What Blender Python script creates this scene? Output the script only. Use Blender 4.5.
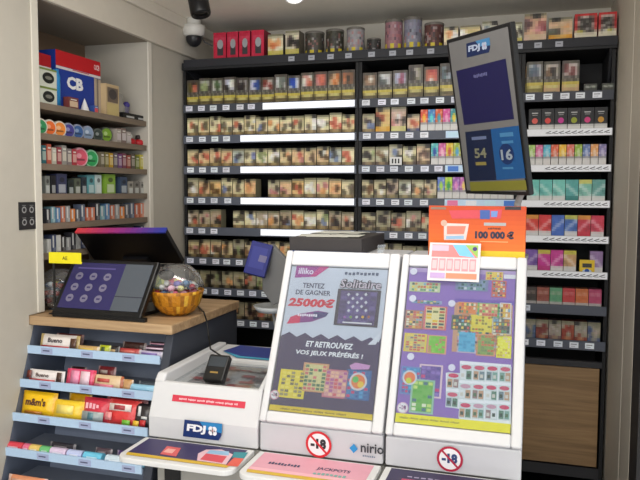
import bpy, math, random
from mathutils import Vector as V, Matrix
random.seed(7)
sc = bpy.context.scene
for o in list(bpy.data.objects): bpy.data.objects.remove(o)

# ------------------------------------------------------------------ camera
FPX = 690.0; YAW = math.radians(-17.045); PIT = math.radians(4.013); ROL = math.radians(0.253)
CAM = V((0, 0, 1.55))
_f = V((math.sin(YAW)*math.cos(PIT), math.cos(YAW)*math.cos(PIT), -math.sin(PIT)))
_r0 = V((math.cos(YAW), -math.sin(YAW), 0)); _u0 = _r0.cross(_f)
_r = _r0*math.cos(ROL) + _u0*math.sin(ROL); _u = -_r0*math.sin(ROL) + _u0*math.cos(ROL)
cd = bpy.data.cameras.new('camera'); cam = bpy.data.objects.new('camera', cd); sc.collection.objects.link(cam)
cd.sensor_width = 36; cd.lens = FPX/640*36; cd.clip_start = .02
M = Matrix((( _r.x, _u.x, -_f.x, CAM.x), (_r.y, _u.y, -_f.y, CAM.y), (_r.z, _u.z, -_f.z, CAM.z), (0, 0, 0, 1)))
cam.matrix_world = M; sc.camera = cam

# ------------------------------------------------------------------ world, lights, exposure
w = bpy.data.worlds.new('world'); sc.world = w; w.use_nodes = True
bg = w.node_tree.nodes['Background']; bg.inputs[0].default_value = (.92, .96, 1, 1); bg.inputs[1].default_value = 1.2
def area(name, loc, target, sx, sy, e, col=(1, .96, .9)):
    l = bpy.data.lights.new(name, 'AREA'); l.shape = 'RECTANGLE'; l.size = sx; l.size_y = sy; l.energy = e; l.color = col
    o = bpy.data.objects.new(name, l); sc.collection.objects.link(o); o.location = loc
    o.rotation_euler = (V(target)-V(loc)).to_track_quat('-Z', 'Y').to_euler(); return o
area('ceiling_panel_lamp', (-.45, -1.0, 2.2), (-.6, 2.0, 1.2), 1.2, .5, 20)
area('ceiling_panel_lamp', (-.55, 1.35, 2.26), (-.6, 1.9, 0), .9, .22, 9)
area('added_front_fill', (-.6, -1.55, 1.2), (-.6, 2, 1.95), 2.6, 1.9, 20, (.93, .96, 1))  # fill light added behind the camera to lift ceiling, walls and packs
sc.view_settings.view_transform = 'Standard'; sc.view_settings.look = 'None'
sc.view_settings.exposure = 0.12; sc.view_settings.gamma = 1; sc.view_settings.use_curve_mapping = False

# ------------------------------------------------------------------ helpers
def ray(x, y): return _f + (x-320)/FPX*_r - (y-240)/FPX*_u
def at(x, y, X=None, Y=None, Z=None):
    d = ray(x, y)
    t = X/d.x if X is not None else Y/d.y if Y is not None else (Z-CAM.z)/d.z
    return CAM + d*t
def lin(c): return tuple((v/255/12.92 if v <= 10 else ((v/255+.055)/1.055)**2.4) for v in c)
def mixc(a, b, t): return tuple(x+(y-x)*t for x, y in zip(a, b))
def jit(c, s=12): 
    k = random.uniform(-s, s); return tuple(max(0, min(255, v+k+random.uniform(-s/3, s/3))) for v in c)

MATS = {}
def mat(name, rough=.55, metal=0, spec=.4, bump=0, bscale=60, emis=0, mottle=.06, coat=0):
    if name in MATS: return MATS[name]
    m = bpy.data.materials.new(name); m.use_nodes = True; n = m.node_tree.nodes; l = m.node_tree.links
    b = n['Principled BSDF']; a = n.new('ShaderNodeVertexColor'); a.layer_name = 'Col'
    nz = n.new('ShaderNodeTexNoise'); nz.inputs['Scale'].default_value = bscale; nz.inputs['Detail'].default_value = 3
    tc = n.new('ShaderNodeTexCoord'); l.new(tc.outputs['Object'], nz.inputs['Vector'])
    mr = n.new('ShaderNodeMapRange'); mr.inputs['To Min'].default_value = 1-mottle; mr.inputs['To Max'].default_value = 1+mottle
    l.new(nz.outputs['Fac'], mr.inputs['Value'])
    vm = n.new('ShaderNodeVectorMath'); vm.operation = 'SCALE'; l.new(a.outputs['Color'], vm.inputs[0]); l.new(mr.outputs['Result'], vm.inputs['Scale'])
    l.new(vm.outputs['Vector'], b.inputs['Base Color'])
    b.inputs['Roughness'].default_value = rough; b.inputs['Metallic'].default_value = metal; b.inputs['Specular IOR Level'].default_value = spec
    b.inputs['Coat Weight'].default_value = coat; b.inputs['Coat Roughness'].default_value = .08
    if bump:
        bp = n.new('ShaderNodeBump'); bp.inputs['Strength'].default_value = bump; bp.inputs['Distance'].default_value = .004
        l.new(nz.outputs['Fac'], bp.inputs['Height']); l.new(bp.outputs['Normal'], b.inputs['Normal'])
    if emis:
        l.new(a.outputs['Color'], b.inputs['Emission Color']); b.inputs['Emission Strength'].default_value = emis
    MATS[name] = m; return m
PRINT = mat('printed_card', .45, mottle=.05)
PLAST = mat('moulded_plastic', .35, mottle=.02)
MATTE = mat('matte_painted_metal', .6, mottle=.04)
FOIL = mat('foil_wrapper', .28, spec=.6, bump=.5, bscale=90)
LED = mat('lit_strip', .5, emis=.55, mottle=0)
SCREEN = mat('lit_screen', .2, emis=.12, mottle=0)
WALLM = mat('painted_plaster', .8, bump=.15, bscale=25, mottle=.04)
METAL = mat('brushed_metal', .3, metal=.8)
WICK = mat('woven_amber', .4, bump=1, bscale=120, mottle=.3)
TAGGLOW = mat('price_card', .5, emis=.16, mottle=.08, bscale=200)  # printed tags and rails given a slight glow to look brighter
def wood(name, c1, c2, sc_=(2, 30, 30)):
    m = bpy.data.materials.new(name); m.use_nodes = True; n = m.node_tree.nodes; l = m.node_tree.links; b = n['Principled BSDF']
    tc = n.new('ShaderNodeTexCoord'); mp = n.new('ShaderNodeMapping'); mp.inputs['Scale'].default_value = sc_
    nz = n.new('ShaderNodeTexNoise'); nz.inputs['Scale'].default_value = 1.6; nz.inputs['Detail'].default_value = 6; nz.inputs['Roughness'].default_value = .65; nz.inputs['Distortion'].default_value = .6
    cr = n.new('ShaderNodeValToRGB'); cr.color_ramp.elements[0].position = .3; cr.color_ramp.elements[1].position = .7
    cr.color_ramp.elements[0].color = (*lin(c1), 1); cr.color_ramp.elements[1].color = (*lin(c2), 1)
    l.new(tc.outputs['Object'], mp.inputs[0]); l.new(mp.outputs[0], nz.inputs['Vector']); l.new(nz.outputs['Fac'], cr.inputs[0]); l.new(cr.outputs[0], b.inputs['Base Color'])
    b.inputs['Roughness'].default_value = .5; return m
OAK = wood('oak_worktop', (150, 118, 84), (196, 166, 128))
OAKP = wood('oak_panel', (122, 94, 60), (168, 134, 92), (1.5, 20, 22))
SHELFW = wood('taupe_shelf_board', (112, 98, 84), (136, 121, 104), (20, 3, 20))
def clear(name, col=(.9, .93, .95), gl=.12, tr=.9):
    m = bpy.data.materials.new(name); m.use_nodes = True; n = m.node_tree.nodes; l = m.node_tree.links
    n.remove(n['Principled BSDF']); out = n['Material Output']
    t = n.new('ShaderNodeBsdfTransparent'); t.inputs[0].default_value = (*col, 1); g = n.new('ShaderNodeBsdfGlossy'); g.inputs['Roughness'].default_value = .08
    d = n.new('ShaderNodeBsdfDiffuse'); d.inputs[0].default_value = (.8, .82, .84, 1)
    lw = n.new('ShaderNodeLayerWeight'); lw.inputs[0].default_value = .35
    mp = n.new('ShaderNodeMapRange'); mp.inputs['To Min'].default_value = gl*.25; mp.inputs['To Max'].default_value = .7; l.new(lw.outputs['Facing'], mp.inputs['Value'])
    nz = n.new('ShaderNodeTexNoise'); nz.inputs['Scale'].default_value = 6
    m1 = n.new('ShaderNodeMixShader'); l.new(mp.outputs['Result'], m1.inputs[0]); l.new(t.outputs[0], m1.inputs[1]); l.new(g.outputs[0], m1.inputs[2])
    m2 = n.new('ShaderNodeMixShader'); m2.inputs[0].default_value = 1-tr; l.new(m1.outputs[0], m2.inputs[1]); l.new(d.outputs[0], m2.inputs[2]); l.new(m2.outputs[0], out.inputs[0])
    return m
ACRYL = clear('acrylic_sheet', gl=.03, tr=.975); GLASS = clear('clear_globe', gl=.15, tr=.94)

OFF = {}
_txt = {}
def text_mesh(s, bold):
    k = (s, bold)
    if k in _txt: return _txt[k]
    cu = bpy.data.curves.new('t', 'FONT'); cu.body = s; cu.size = 1; cu.offset = bold; cu.resolution_u = 2
    o = bpy.data.objects.new('t', cu); sc.collection.objects.link(o); bpy.context.view_layer.update()
    me = o.evaluated_get(bpy.context.evaluated_depsgraph_get()).to_mesh()
    vs = [(v.co.x, v.co.y) for v in me.vertices]; fs = [list(p.vertices) for p in me.polygons]
    bpy.data.objects.remove(o); bpy.data.curves.remove(cu)
    x0 = min(v[0] for v in vs); x1 = max(v[0] for v in vs); y0 = min(v[1] for v in vs); y1 = max(v[1] for v in vs)
    _txt[k] = ([((a-x0)/(x1-x0), (b-y0)/(y1-y0)) for a, b in vs], fs); return _txt[k]

class Fr:                                             # a plane in space: origin, u (right), v (up), n (out, to the viewer)
    def __init__(s, o, u, v):
        s.o = V(o); s.u = V(u).normalized(); s.v = V(v).normalized(); s.n = s.u.cross(s.v).normalized()
    def p(s, a, b, c=0): return s.o + s.u*a + s.v*b + s.n*c
    def px(s, x, y):                                  # photo direction -> coordinates on this plane
        d = ray(x, y); t = (s.o-CAM).dot(s.n)/d.dot(s.n); q = CAM + d*t - s.o; return (q.dot(s.u), q.dot(s.v))
class MB:
    def __init__(s): s.v = []; s.f = []; s.c = []; s.m = []
    def add(s, vs, fs, col, mi=0):
        k = len(s.v); s.v += [V(p) for p in vs]; s.f += [[i+k for i in f] for f in fs]
        s.c += [lin(col)]*len(fs); s.m += [mi]*len(fs); return s
    def box(s, x0, x1, y0, y1, z0, z1, col, mi=0):
        return s.add([(x, y, z) for z in (z0, z1) for y in (y0, y1) for x in (x0, x1)], [(0,2,3,1),(4,5,7,6),(0,1,5,4),(2,6,7,3),(0,4,6,2),(1,3,7,5)], col, mi)
    def fbox(s, fr, a0, a1, b0, b1, c0, c1, col, mi=0):
        return s.add([fr.p(a, b, c) for c in (c0, c1) for b in (b0, b1) for a in (a0, a1)], [(0,2,3,1),(4,5,7,6),(0,1,5,4),(2,6,7,3),(0,4,6,2),(1,3,7,5)], col, mi)
    def fpoly(s, fr, pts, c, col, mi=0): return s.add([fr.p(a, b, c) for a, b in pts], [list(range(len(pts)))], col, mi)
    def frect(s, fr, a0, a1, b0, b1, c, col, mi=0): return s.fpoly(fr, [(a0,b0),(a1,b0),(a1,b1),(a0,b1)], c, col, mi)
    def fell(s, fr, a, b, ra, rb, c, col, n=20, mi=0): return s.fpoly(fr, [(a+ra*math.cos(i*math.tau/n), b+rb*math.sin(i*math.tau/n)) for i in range(n)], c, col, mi)
    def fring(s, fr, a, b, r0, r1, c, col, n=28):
        for i in range(n):
            t0 = i*math.tau/n; t1 = (i+1)*math.tau/n
            s.fpoly(fr, [(a+r0*math.cos(t0), b+r0*math.sin(t0)), (a+r1*math.cos(t0), b+r1*math.sin(t0)), (a+r1*math.cos(t1), b+r1*math.sin(t1)), (a+r0*math.cos(t1), b+r0*math.sin(t1))], c, col)
    def ftext(s, fr, t, a0, a1, b0, b1, c, col, bold=.02, shear=0, mi=0):
        h = b1-b0
        if t.startswith('~'):                         # lettering too small to read in the photo: short strokes of its width
            n_ = int(t[1:]); rq = random.Random(n_); st = (a1-a0)/n_
            for i in range(n_):
                if n_ < 12 or i % 8 != 7: s.frect(fr, a0+st*i, a0+st*(i+.7), b0+h*rq.uniform(0, .25), b1-h*rq.uniform(0, .3), c, col, mi)
            return s
        vs, fs = text_mesh(t, bold)
        return s.add([fr.p(a0+(a1-a0)*x+shear*h*y, b0+h*y, c) for x, y in vs], fs, col, mi)
    def prism(s, fr, pts, c0, c1, col, mi=0):
        n = len(pts); s.add([fr.p(a, b, c0) for a, b in pts]+[fr.p(a, b, c1) for a, b in pts],
              [list(range(n))[::-1], list(range(n, 2*n))]+[(i, (i+1) % n, n+(i+1) % n, n+i) for i in range(n)], col, mi); return s
    def lathe(s, c, prof, col, n=24, mi=0, ax=(0, 0, 1)):
        ax = V(ax).normalized(); q = V((0, 0, 1)).rotation_difference(ax); c = V(c); vs = []
        for r, z in prof:
            for i in range(n):
                t = i*math.tau/n; vs.append(c+q @ V((r*math.cos(t), r*math.sin(t), z)))
        fs = []
        for k in range(len(prof)-1):
            for i in range(n): fs.append((k*n+i, k*n+(i+1) % n, (k+1)*n+(i+1) % n, (k+1)*n+i))
        if prof[0][0] > 1e-5: fs.append(list(range(n))[::-1])
        if prof[-1][0] > 1e-5: fs.append([(len(prof)-1)*n+i for i in range(n)])
        return s.add(vs, fs, col, mi)
    def ell(s, c, rx, ry, rz, col, n=14, m=9, mi=0, rot=None):
        vs = []; c = V(c)
        for k in range(m+1):
            t = math.pi*k/m
            for i in range(n):
                p = i*math.tau/n; q = V((rx*math.sin(t)*math.cos(p), ry*math.sin(t)*math.sin(p), -rz*math.cos(t)))
                if rot: q = rot @ q
                vs.append(c+q)
        fs = [(k*n+i, k*n+(i+1) % n, (k+1)*n+(i+1) % n, (k+1)*n+i) for k in range(m) for i in range(n)]
        return s.add(vs, fs, col, mi)
    def tube(s, pts, r, col, n=8, mi=0):
        pts = [V(p) for p in pts]; vs = []; N = len(pts)
        for k, p in enumerate(pts):
            d = (pts[min(k+1, N-1)]-pts[max(k-1, 0)]).normalized(); a = d.orthogonal().normalized() if k == 0 else (a-d*a.dot(d)).normalized(); b = d.cross(a)
            vs += [p+(a*math.cos(i*math.tau/n)+b*math.sin(i*math.tau/n))*r for i in range(n)]
        fs = [(k*n+i, k*n+(i+1) % n, (k+1)*n+(i+1) % n, (k+1)*n+i) for k in range(N-1) for i in range(n)]+[list(range(n))[::-1], [(N-1)*n+i for i in range(n)]]
        return s.add(vs, fs, col, mi)
    def build(s, name, mats=None, parent=None, smooth=False, bevel=0, seg=2, loc=None):
        if mats is None: mats = PRINT
        if not isinstance(mats, (list, tuple)): mats = [mats]
        if parent is not None: off = OFF[parent.name]
        elif loc is not None: off = V(loc)
        else:
            xs = [p.x for p in s.v]; ys = [p.y for p in s.v]; off = V(((min(xs)+max(xs))/2, (min(ys)+max(ys))/2, min(p.z for p in s.v)))
        me = bpy.data.meshes.new(name); me.from_pydata([p-off for p in s.v], [], s.f)
        for m_ in mats: me.materials.append(m_)
        me.polygons.foreach_set('material_index', s.m); ca = me.color_attributes.new('Col', 'FLOAT_COLOR', 'CORNER'); arr = []
        for p in me.polygons: arr += [*s.c[p.index], 1.0]*p.loop_total
        ca.data.foreach_set('color', arr)
        if smooth: me.polygons.foreach_set('use_smooth', [True]*len(me.polygons))
        o = bpy.data.objects.new(name, me); sc.collection.objects.link(o)
        if parent is not None: o.parent = parent
        else: o.location = off
        OFF[o.name] = off
        if bevel:
            b = o.modifiers.new('bevel', 'BEVEL'); b.width = bevel; b.segments = seg; b.limit_method = 'ANGLE'
        return o
def tag(o, label, cat, group=None):
    o['label'] = label; o['category'] = cat
    if group: o['group'] = group
    return o
def thing(name, label, cat, loc, group=None):
    o = bpy.data.objects.new(name, None); sc.collection.objects.link(o); o.location = loc; o.empty_display_size = .05; OFF[o.name] = V(loc)
    return tag(o, label, cat, group)
def struct(mb, name, m, **k): o = mb.build(name, m, **k); o['kind'] = 'structure'; return o
ORD = ['first', 'second', 'third', 'fourth', 'fifth', 'sixth', 'seventh', 'eighth', 'ninth', 'tenth', 'eleventh', 'twelfth', 'thirteenth', 'fourteenth', 'fifteenth']

# ------------------------------------------------------------------ the room
WX = -1.45; RX = .28; BY = 3.0; CZ = 2.28; AZ0, AZ1 = 1.785, 2.42; SB = 2.13
cw = (188, 182, 170)
struct(MB().box(-3, 2.4, -1.6, BY+.1, -.08, 0, (206, 200, 190)), 'floor', WALLM)
struct(MB().box(-2.4, 2.4, -1.6, BY+.1, CZ, CZ+.08, (246, 240, 228)), 'ceiling', WALLM)
struct(MB().box(WX-.4, RX+.4, BY, BY+.1, 0, CZ, (206, 201, 190)), 'wall_back', WALLM)
b = MB()
b.box(WX-.4, WX-.03, -1.6, AZ0, 0, 1.172, cw); b.prism(Fr((WX-.03, 0, 0), (0, 1, 0), (0, 0, 1)), [(-1.6, 0), (1.497, 0), (1.497, .45), (1.742, 1.14), (1.722, 1.142), (1.722, 1.172), (-1.6, 1.172)], 0, .03, cw); b.box(WX-.4, WX, -1.6, AZ0, 1.172, CZ, cw); b.box(WX-.4, WX, AZ1, BY, 0, CZ, cw)
b.box(WX-.4, WX-.285, AZ0, AZ1, 0, CZ, (122, 100, 80)); b.box(WX-.285, WX, AZ0, AZ1, SB, CZ, (150, 140, 126)); b.box(WX-.285, WX-.03, AZ0, AZ1, 0, .7, cw)
struct(b, 'wall_left', WALLM)
b = MB(); b.box(WX, WX+.018, -1.6, BY, SB, CZ, (208, 200, 186)); b.box(WX+.018, WX+.034, -1.6, BY, 2.235, CZ, (214, 207, 194))
struct(b, 'trim_1', WALLM, bevel=.004)
b = MB(); b.box(WX, WX+.006, AZ1-.005, AZ1+.022, 0, SB, (222, 216, 204)); struct(b, 'trim_2', WALLM, bevel=.002)
b = MB(); b.box(WX, WX+.006, AZ0-.028, AZ0+.002, 1.173, SB, (214, 208, 195)); struct(b, 'trim_3', WALLM, bevel=.002)
b = MB(); b.box(RX, RX+.1, 2.30, BY, 0, CZ, (198, 190, 176)); struct(b, 'wall_right', WALLM)
b = MB(); b.box(RX+.001, RX+.1, 2.09, 2.297, .62, CZ, (188, 180, 166)); b.box(RX+.001, RX+.1, 2.09, 2.297, 0, .612, (184, 176, 162)); b.box(RX+.004, RX+.1, 2.095, 2.3, .6, .63, (90, 85, 78))
struct(b, 'trim_4', WALLM, bevel=.003)
b = MB(); b.box(RX+.002, RX+.1, 1.95, 2.088, 0, CZ, (34, 33, 34)); struct(b, 'trim_5', MATTE)

# fixtures on ceiling and walls
p = at(197, 5, Z=2.205)
t = thing('ceiling_spotlight', 'black cylindrical spotlight hanging from the ceiling above the security camera', 'spotlight', (p.x, p.y, CZ))
ax = V((.25, -.1, -1)).normalized(); c0 = p+V((0, 0, .04))
MB().lathe(c0, [(.0, 0), (.033, 0), (.036, .008), (.036, .075), (.033, .082), (.027, .082), (.024, .07), (0, .07)], (16, 16, 18), 24, ax=ax).build('lamp_housing', PLAST, t, smooth=True)
MB().lathe(c0+ax*.071, [(.0, 0), (.023, 0), (.02, .004), (0, .005)], (60, 60, 64), 20, ax=ax).build('lens', METAL, t, smooth=True)
MB().tube([(p.x, p.y, CZ), c0], .009, (20, 20, 22)).build('stem', PLAST, t)
MB().lathe((p.x, p.y, CZ-.012), [(0, 0), (.03, 0), (.034, .012), (0, .012)], (20, 20, 22)).build('ceiling_mount', PLAST, t)
p = at(294, -6, Z=2.235)
t = thing('ceiling_spotlight', 'lit white spotlight on the ceiling at the top edge above the tins', 'spotlight', (p.x, p.y, CZ))
ax = V((.15, -.35, -1)).normalized(); c0 = p+V((0, 0, .03))
MB().lathe(c0, [(0, 0), (.03, 0), (.034, .01), (.034, .05), (.031, .055), (.029, .05)], (225, 225, 225), 24, ax=ax).build('lamp_housing', PLAST, t, smooth=True)
BULB = mat('glowing_lens', .5, emis=12, mottle=0)
MB().lathe(c0+ax*.048, [(0, 0), (.029, 0), (.02, .006), (0, .008)], (255, 250, 240), 20, ax=ax).build('lens', BULB, t, smooth=True)
MB().tube([(p.x, p.y, CZ), c0], .008, (225, 225, 225)).build('stem', PLAST, t)
p = V((-1.393, 2.70, CZ))
t = thing('security_camera', 'white dome security camera in the ceiling corner above the left racks', 'security camera', p)
MB().lathe(p-V((0, 0, .03)), [(0, 0), (.03, 0), (.03, .03), (0, .03)], (200, 198, 192), 24).build('ceiling_mount', PLAST, t); p = p-V((0, 0, .03)); MB().lathe(p-V((0, 0, .045)), [(0, 0), (.035, 0), (.045, .006), (.048, .03), (.048, .045), (0, .045)], (216, 214, 208), 28).build('housing', PLAST, t, smooth=True)
MB().ell(p-V((0, 0, .05)), .034, .034, .038, (36, 36, 40), 20, 12).build('dome', PLAST, t, smooth=True)
MB().tube([p+V((.03, 0, -.04)), p+V((.05, 0, -.07)), p+V((.08, .02, -.085))], .003, (60, 60, 60)).build('cable', PLAST, t)
fr = Fr(at(19, 230, X=WX+.001), (0, 1, 0), (0, 0, 1))
b = MB(); b.fbox(fr, 0, .075, 0, .082, 0, .003, (40, 40, 42)); 
for (a0, b0) in ((.008, .045), (.04, .045), (.008, .008), (.04, .008)):
    b.fring(fr, a0+.012, b0+.014, .006, .01, .0034, (150, 150, 150), 12); b.frect(fr, a0+.004, a0+.02, b0+.026, b0+.028, .0034, (120, 120, 120))
tag(b.build('wall_sign'), 'small black square sign stuck on the cream left wall', 'sign')

# ------------------------------------------------------------------ the tobacco racks on the back wall
YF = 2.678; DEP = .29
RZ = {k: 1.639-(k-4)*.13 for k in range(2, 10)}; RZ[1] = 2.092
dark = (22, 22, 24); rail = (92, 97, 110); tagc = (214, 218, 226)
def railcol(k): return {1: (40, 41, 46), 2: (70, 73, 82)}.get(k, rail)
def rack(name, label, x0, x1, rows, kind):
    t = thing(name, label, 'display rack', ((x0+x1)/2, YF+DEP/2, 0))
    b = MB(); b.box(x0, x1, YF+DEP, YF+DEP+.012, .06, 2.06, dark)
    b.box(x0, x0+.012, YF+.012, YF+DEP, 0, 2.06, dark); b.box(x1-.012, x1, YF+.012, YF+DEP, 0, 2.06, dark)
    b.box(x0+.012, x1-.012, YF+.03, YF+DEP, 0, .42, dark); b.build('cabinet_frame', MATTE, t)
    for k in rows:
        z = RZ[k]; b = MB(); b.box(x0+.013, x1-.013, YF+.008, YF+DEP-.001, z-.012, z, dark)
        hh = .013 if (kind == 'right' and 3 <= k <= 7) else .017
        b.box(x0+.004, x1-.004, YF, YF+.007, z-hh, z+hh, railcol(k) if not (kind == 'right' and 3 <= k <= 7) else (205, 205, 208))
        sh = b.build('shelf', MATTE, t); sh['label'] = f'{ORD[k-1]} shelf down'
        fr = Fr((0, YF-.0005, z), (1, 0, 0), (0, 0, 1))
        if kind == 'right' and 3 <= k <= 7:
            m = MB(); x = x0+.02
            m.frect(fr, x0+.006, x1-.006, -.012, .012, .0004, (228, 230, 234)); 
            x = x0+.09
            while x < x1-.03:
                m.fpoly(fr, [(x, -.004), (x+.018, .003), (x+.018, .006), (x, -.001)], .0008, (60, 60, 66)); m.frect(fr, x+.005, x+.02, -.005, -.003, .0008, (90, 90, 96)); x += .022
            m.build('label_strip', TAGGLOW, sh)
            continue
        tw = .031; n = int((x1-x0)/.0575)
        for i in range(n):
            x = x0+.035+i*.0575+random.uniform(-.004, .004)
            if kind == 'left' and 3 <= k <= 6 and x > x0+.26: continue
            if kind == 'left' and k == 2 and x > x0+.36: continue
            if kind == 'left' and ((k == 4 and i == 4) or (k == 6 and i in (3, 4, 6))): continue
            if k == 1 and (x < x0+.4 if kind == 'left' else (x > x0+.6 if kind == 'mid' else x > x0+.16)): continue
            if kind == 'right' and k == 8 and i > 0: continue
            if kind == 'mid' and 3 <= k <= 6 and x > x0+.32+.0*k: break
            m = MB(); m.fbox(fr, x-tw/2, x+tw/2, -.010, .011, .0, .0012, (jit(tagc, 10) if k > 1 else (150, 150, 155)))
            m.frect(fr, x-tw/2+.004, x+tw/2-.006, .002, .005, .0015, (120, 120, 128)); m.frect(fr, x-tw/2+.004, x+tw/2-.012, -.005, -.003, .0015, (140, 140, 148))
            m.build('price_tag', TAGGLOW, sh)
        if kind == 'left' and 2 <= k <= 6:
            xs = x0+(.37 if k == 2 else .27)
            if k == 6: xs = x0+.36
            m = MB(); m.fbox(fr, xs, x1-.012, -.0125, .0135, 0, .0014, (236, 240, 246)); m.build('lit_label_strip', LED, sh)
        if kind == 'mid' and 3 <= k <= 6:
            xs = x0+.345; m = MB(); m.fbox(fr, xs, x1-.01, -.0125, .0135, 0, .0014, (190, 214, 236)); 
            for i in range(4): m.frect(fr, xs+.01+i*.07, xs+.05+i*.07, -.010, .010, .002, ((70, 120, 200), (226, 120, 160), (225, 228, 235), (190, 220, 235))[(i+k) % 4])
            m.build('coloured_label_strip', TAGGLOW, sh)
    return t
XL0, XD1, XD2, XR1 = -1.44, -.668, -.05, .272
RL = rack('tobacco_rack', 'tall black tobacco rack against the left wall, left of the rack divider', XL0, XD1, range(2, 10), 'left')
RM = rack('tobacco_rack', 'black tobacco rack in the middle, behind the hanging screen and display cases', XD1+.002, XD2, range(2, 10), 'mid')
RR = rack('tobacco_rack', 'narrow black tobacco rack beside right wall, with wooden door below its shelves', XD2+.002, XR1, range(2, 10), 'right')
# right rack: panel door and plinth
b = MB(); b.box(XD2+.02, XR1-.02, YF+.004, YF+.022, .535, .905, (150, 120, 80)); b.build('door', OAKP, RR, bevel=.002)['label'] = 'plain oak-coloured door panel'
b = MB(); b.box(XD2+.014, XR1-.013, YF+.001, YF+.02, .49, .53, (44, 44, 48)); b.build('door_rail', MATTE, RR); b = MB(); b.box(XD2+.014, XR1-.013, YF+.001, YF+.02, .908, .93, (52, 52, 56)); b.build('door_rail', MATTE, RR)
# the canopy shelf that runs over all three racks
cy = thing('canopy_shelf', 'long black top shelf running over all three tobacco racks, carrying tins and packs', 'shelf', (-.58, YF+.15, 2.06))
b = MB(); b.box(XL0, XR1+.003, YF, YF+.31, 2.062, 2.092, (30, 31, 34)); b.box(XL0+.012, XR1+.003, YF-.006, YF, 2.072, 2.104, (40, 41, 47)); b.build('board', MATTE, cy)
for par, x, pts in ((RL, XL0+.013, [(.003, 2.0615), (.28, 2.0615), (.28, 1.98)]), (RR, XR1-.021, [(.003, 2.0615), (.28, 2.0615), (.28, 1.90), (.10, 1.90)])):
    MB().prism(Fr((x, YF, 0), (0, 1, 0), (0, 0, 1)), pts, 0, .008, (34, 35, 40)).build('bracket', MATTE, par)
fr = Fr((0, YF-.0065, 2.084), (1, 0, 0), (0, 0, 1))
for x in (292, 312, 331, 349, 372, 393, 410, 431, 519, 538, 559):
    q = at(x, 50, Y=YF).x; m = MB(); m.fbox(fr, q-.013, q+.013, -.009, .010, 0, .001, (150, 152, 160)); m.frect(fr, q-.008, q+.006, 0, .003, .0013, (90, 90, 95)); m.build('price_tag', TAGGLOW, cy)

# ------------------------------------------------------------------ packs
NX, NY = 8, 12
def art_cig(base, blobs, brand=(116, 96, 62)):
    bl = [(random.uniform(.5, 7.5), random.uniform(4.5, 9), random.uniform(.9, 2.0), random.choice(blobs)) for _ in range(4)]
    nt = random.random() < .6; lt = mixc(base, (246, 236, 196), .5); tl = random.randint(0, 5)
    def f(i, j):
        if j <= 3: return jit(brand if not (j in (2, 3) and 2 <= i <= 5) else mixc(brand, (214, 190, 130), .45), 12)
        if j >= 10: return (34, 31, 26) if (nt and tl <= i <= tl+2) else jit(mixc(base, (190, 186, 150), .6) if j == 10 else (120, 116, 92), 12)
        for (x, y, r, c) in bl:
            if (i+.5-x)**2+((j+.5-y)*.8)**2 < r*r: return jit(c, 26)
        return jit(lt, 20)
    return f
def art_roll(pic, blobs, low=(84, 72, 42), line=(206, 186, 70)):
    bl = [(random.uniform(1, 7), random.uniform(7, 10.5), random.uniform(.9, 1.9), random.choice(blobs)) for _ in range(3)]
    def f(i, j):
        if j <= 2: return jit(low if not (j == 1 and 1 <= i <= 5) else (140, 126, 90), 12)
        if j == 3: return jit((206, 196, 130), 12) if 1 <= i <= 6 else low
        if j == 4: return jit(line, 8)
        if j <= 6: return jit((58, 54, 50) if (i+j) % 3 else (150, 148, 140), 12)
        if j == 11 or i in (0, 7): return jit((74, 68, 60), 12)
        for (x, y, r, c) in bl:
            if (i+.5-x)**2+((j+.5-y)*.8)**2 < r*r: return jit(c, 24)
        return jit(pic, 20)
    return f
def art_vogue(col, dot):
    def f(i, j):
        if j <= 4: return jit((224, 222, 220), 6)
        if j <= 5: return jit((150, 150, 155), 10)
        if (i-3.5)**2+(j-7.5)**2 < 4.5: return jit(dot, 12)
        return jit(col, 16) if (i*3+j) % 7 else jit((240, 230, 230), 8)
    return f
def art_swoosh(col, lo=(222, 222, 222), tip=None):
    ph = random.uniform(-1, 1); lt = mixc(col, (255, 255, 255), .45); dk = mixc(col, (20, 30, 50), .3)
    def f(i, j):
        if j <= 3: return jit(lo, 6)
        if tip and j >= 10: return jit(tip, 10)
        k = j-4-(i-3.5)*.7*(1 if ph > 0 else -1)
        return jit(lt if 1.5 < k < 3.4 else dk if k < .6 and lo[0] > 200 and (i+j) % 3 == 0 else col, 10)
    return f
def art_plain(col, band=None, txt=(225, 225, 220)):
    def f(i, j):
        if band and j <= 3: return jit(band, 8)
        if j in (8, 9) and 1 <= i <= 6 and (i+j) % 4: return jit(txt, 10)
        return jit(col, 12)
    return f
def pack(name, x0, x1, z0, h, art, top, label, group, cat, y0=None, d=.024, extra=None, m=None, wname=None):
    y0 = (YF+.012) if y0 is None else y0
    b = MB(); b.box(x0, x1, y0, y0+d, z0, z0+h, top); fr = Fr((x0, y0-.0003, z0), (1, 0, 0), (0, 0, 1)); w_ = x1-x0
    g = [[art(i, j) for j in range(NY)] for i in range(NX)]
    for i in range(NX):
        for j in range(NY):
            nb = [(g[i][j], 3)]+[(g[q][j], 1) for q in (i-1, i+1) if 0 <= q < NX]+[(g[i][q], .6) for q in (j-1, j+1) if 0 <= q < NY]; sw = sum(k_ for _, k_ in nb)
            b.frect(fr, w_*i/NX, w_*(i+1)/NX, h*j/NY, h*(j+1)/NY, 0, tuple(sum(c_[t_]*k_ for c_, k_ in nb)/sw for t_ in range(3)))
    if extra: extra(b, fr, w_, h)
    return tag(b.build(name, m or PRINT), label, cat, group)
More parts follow.
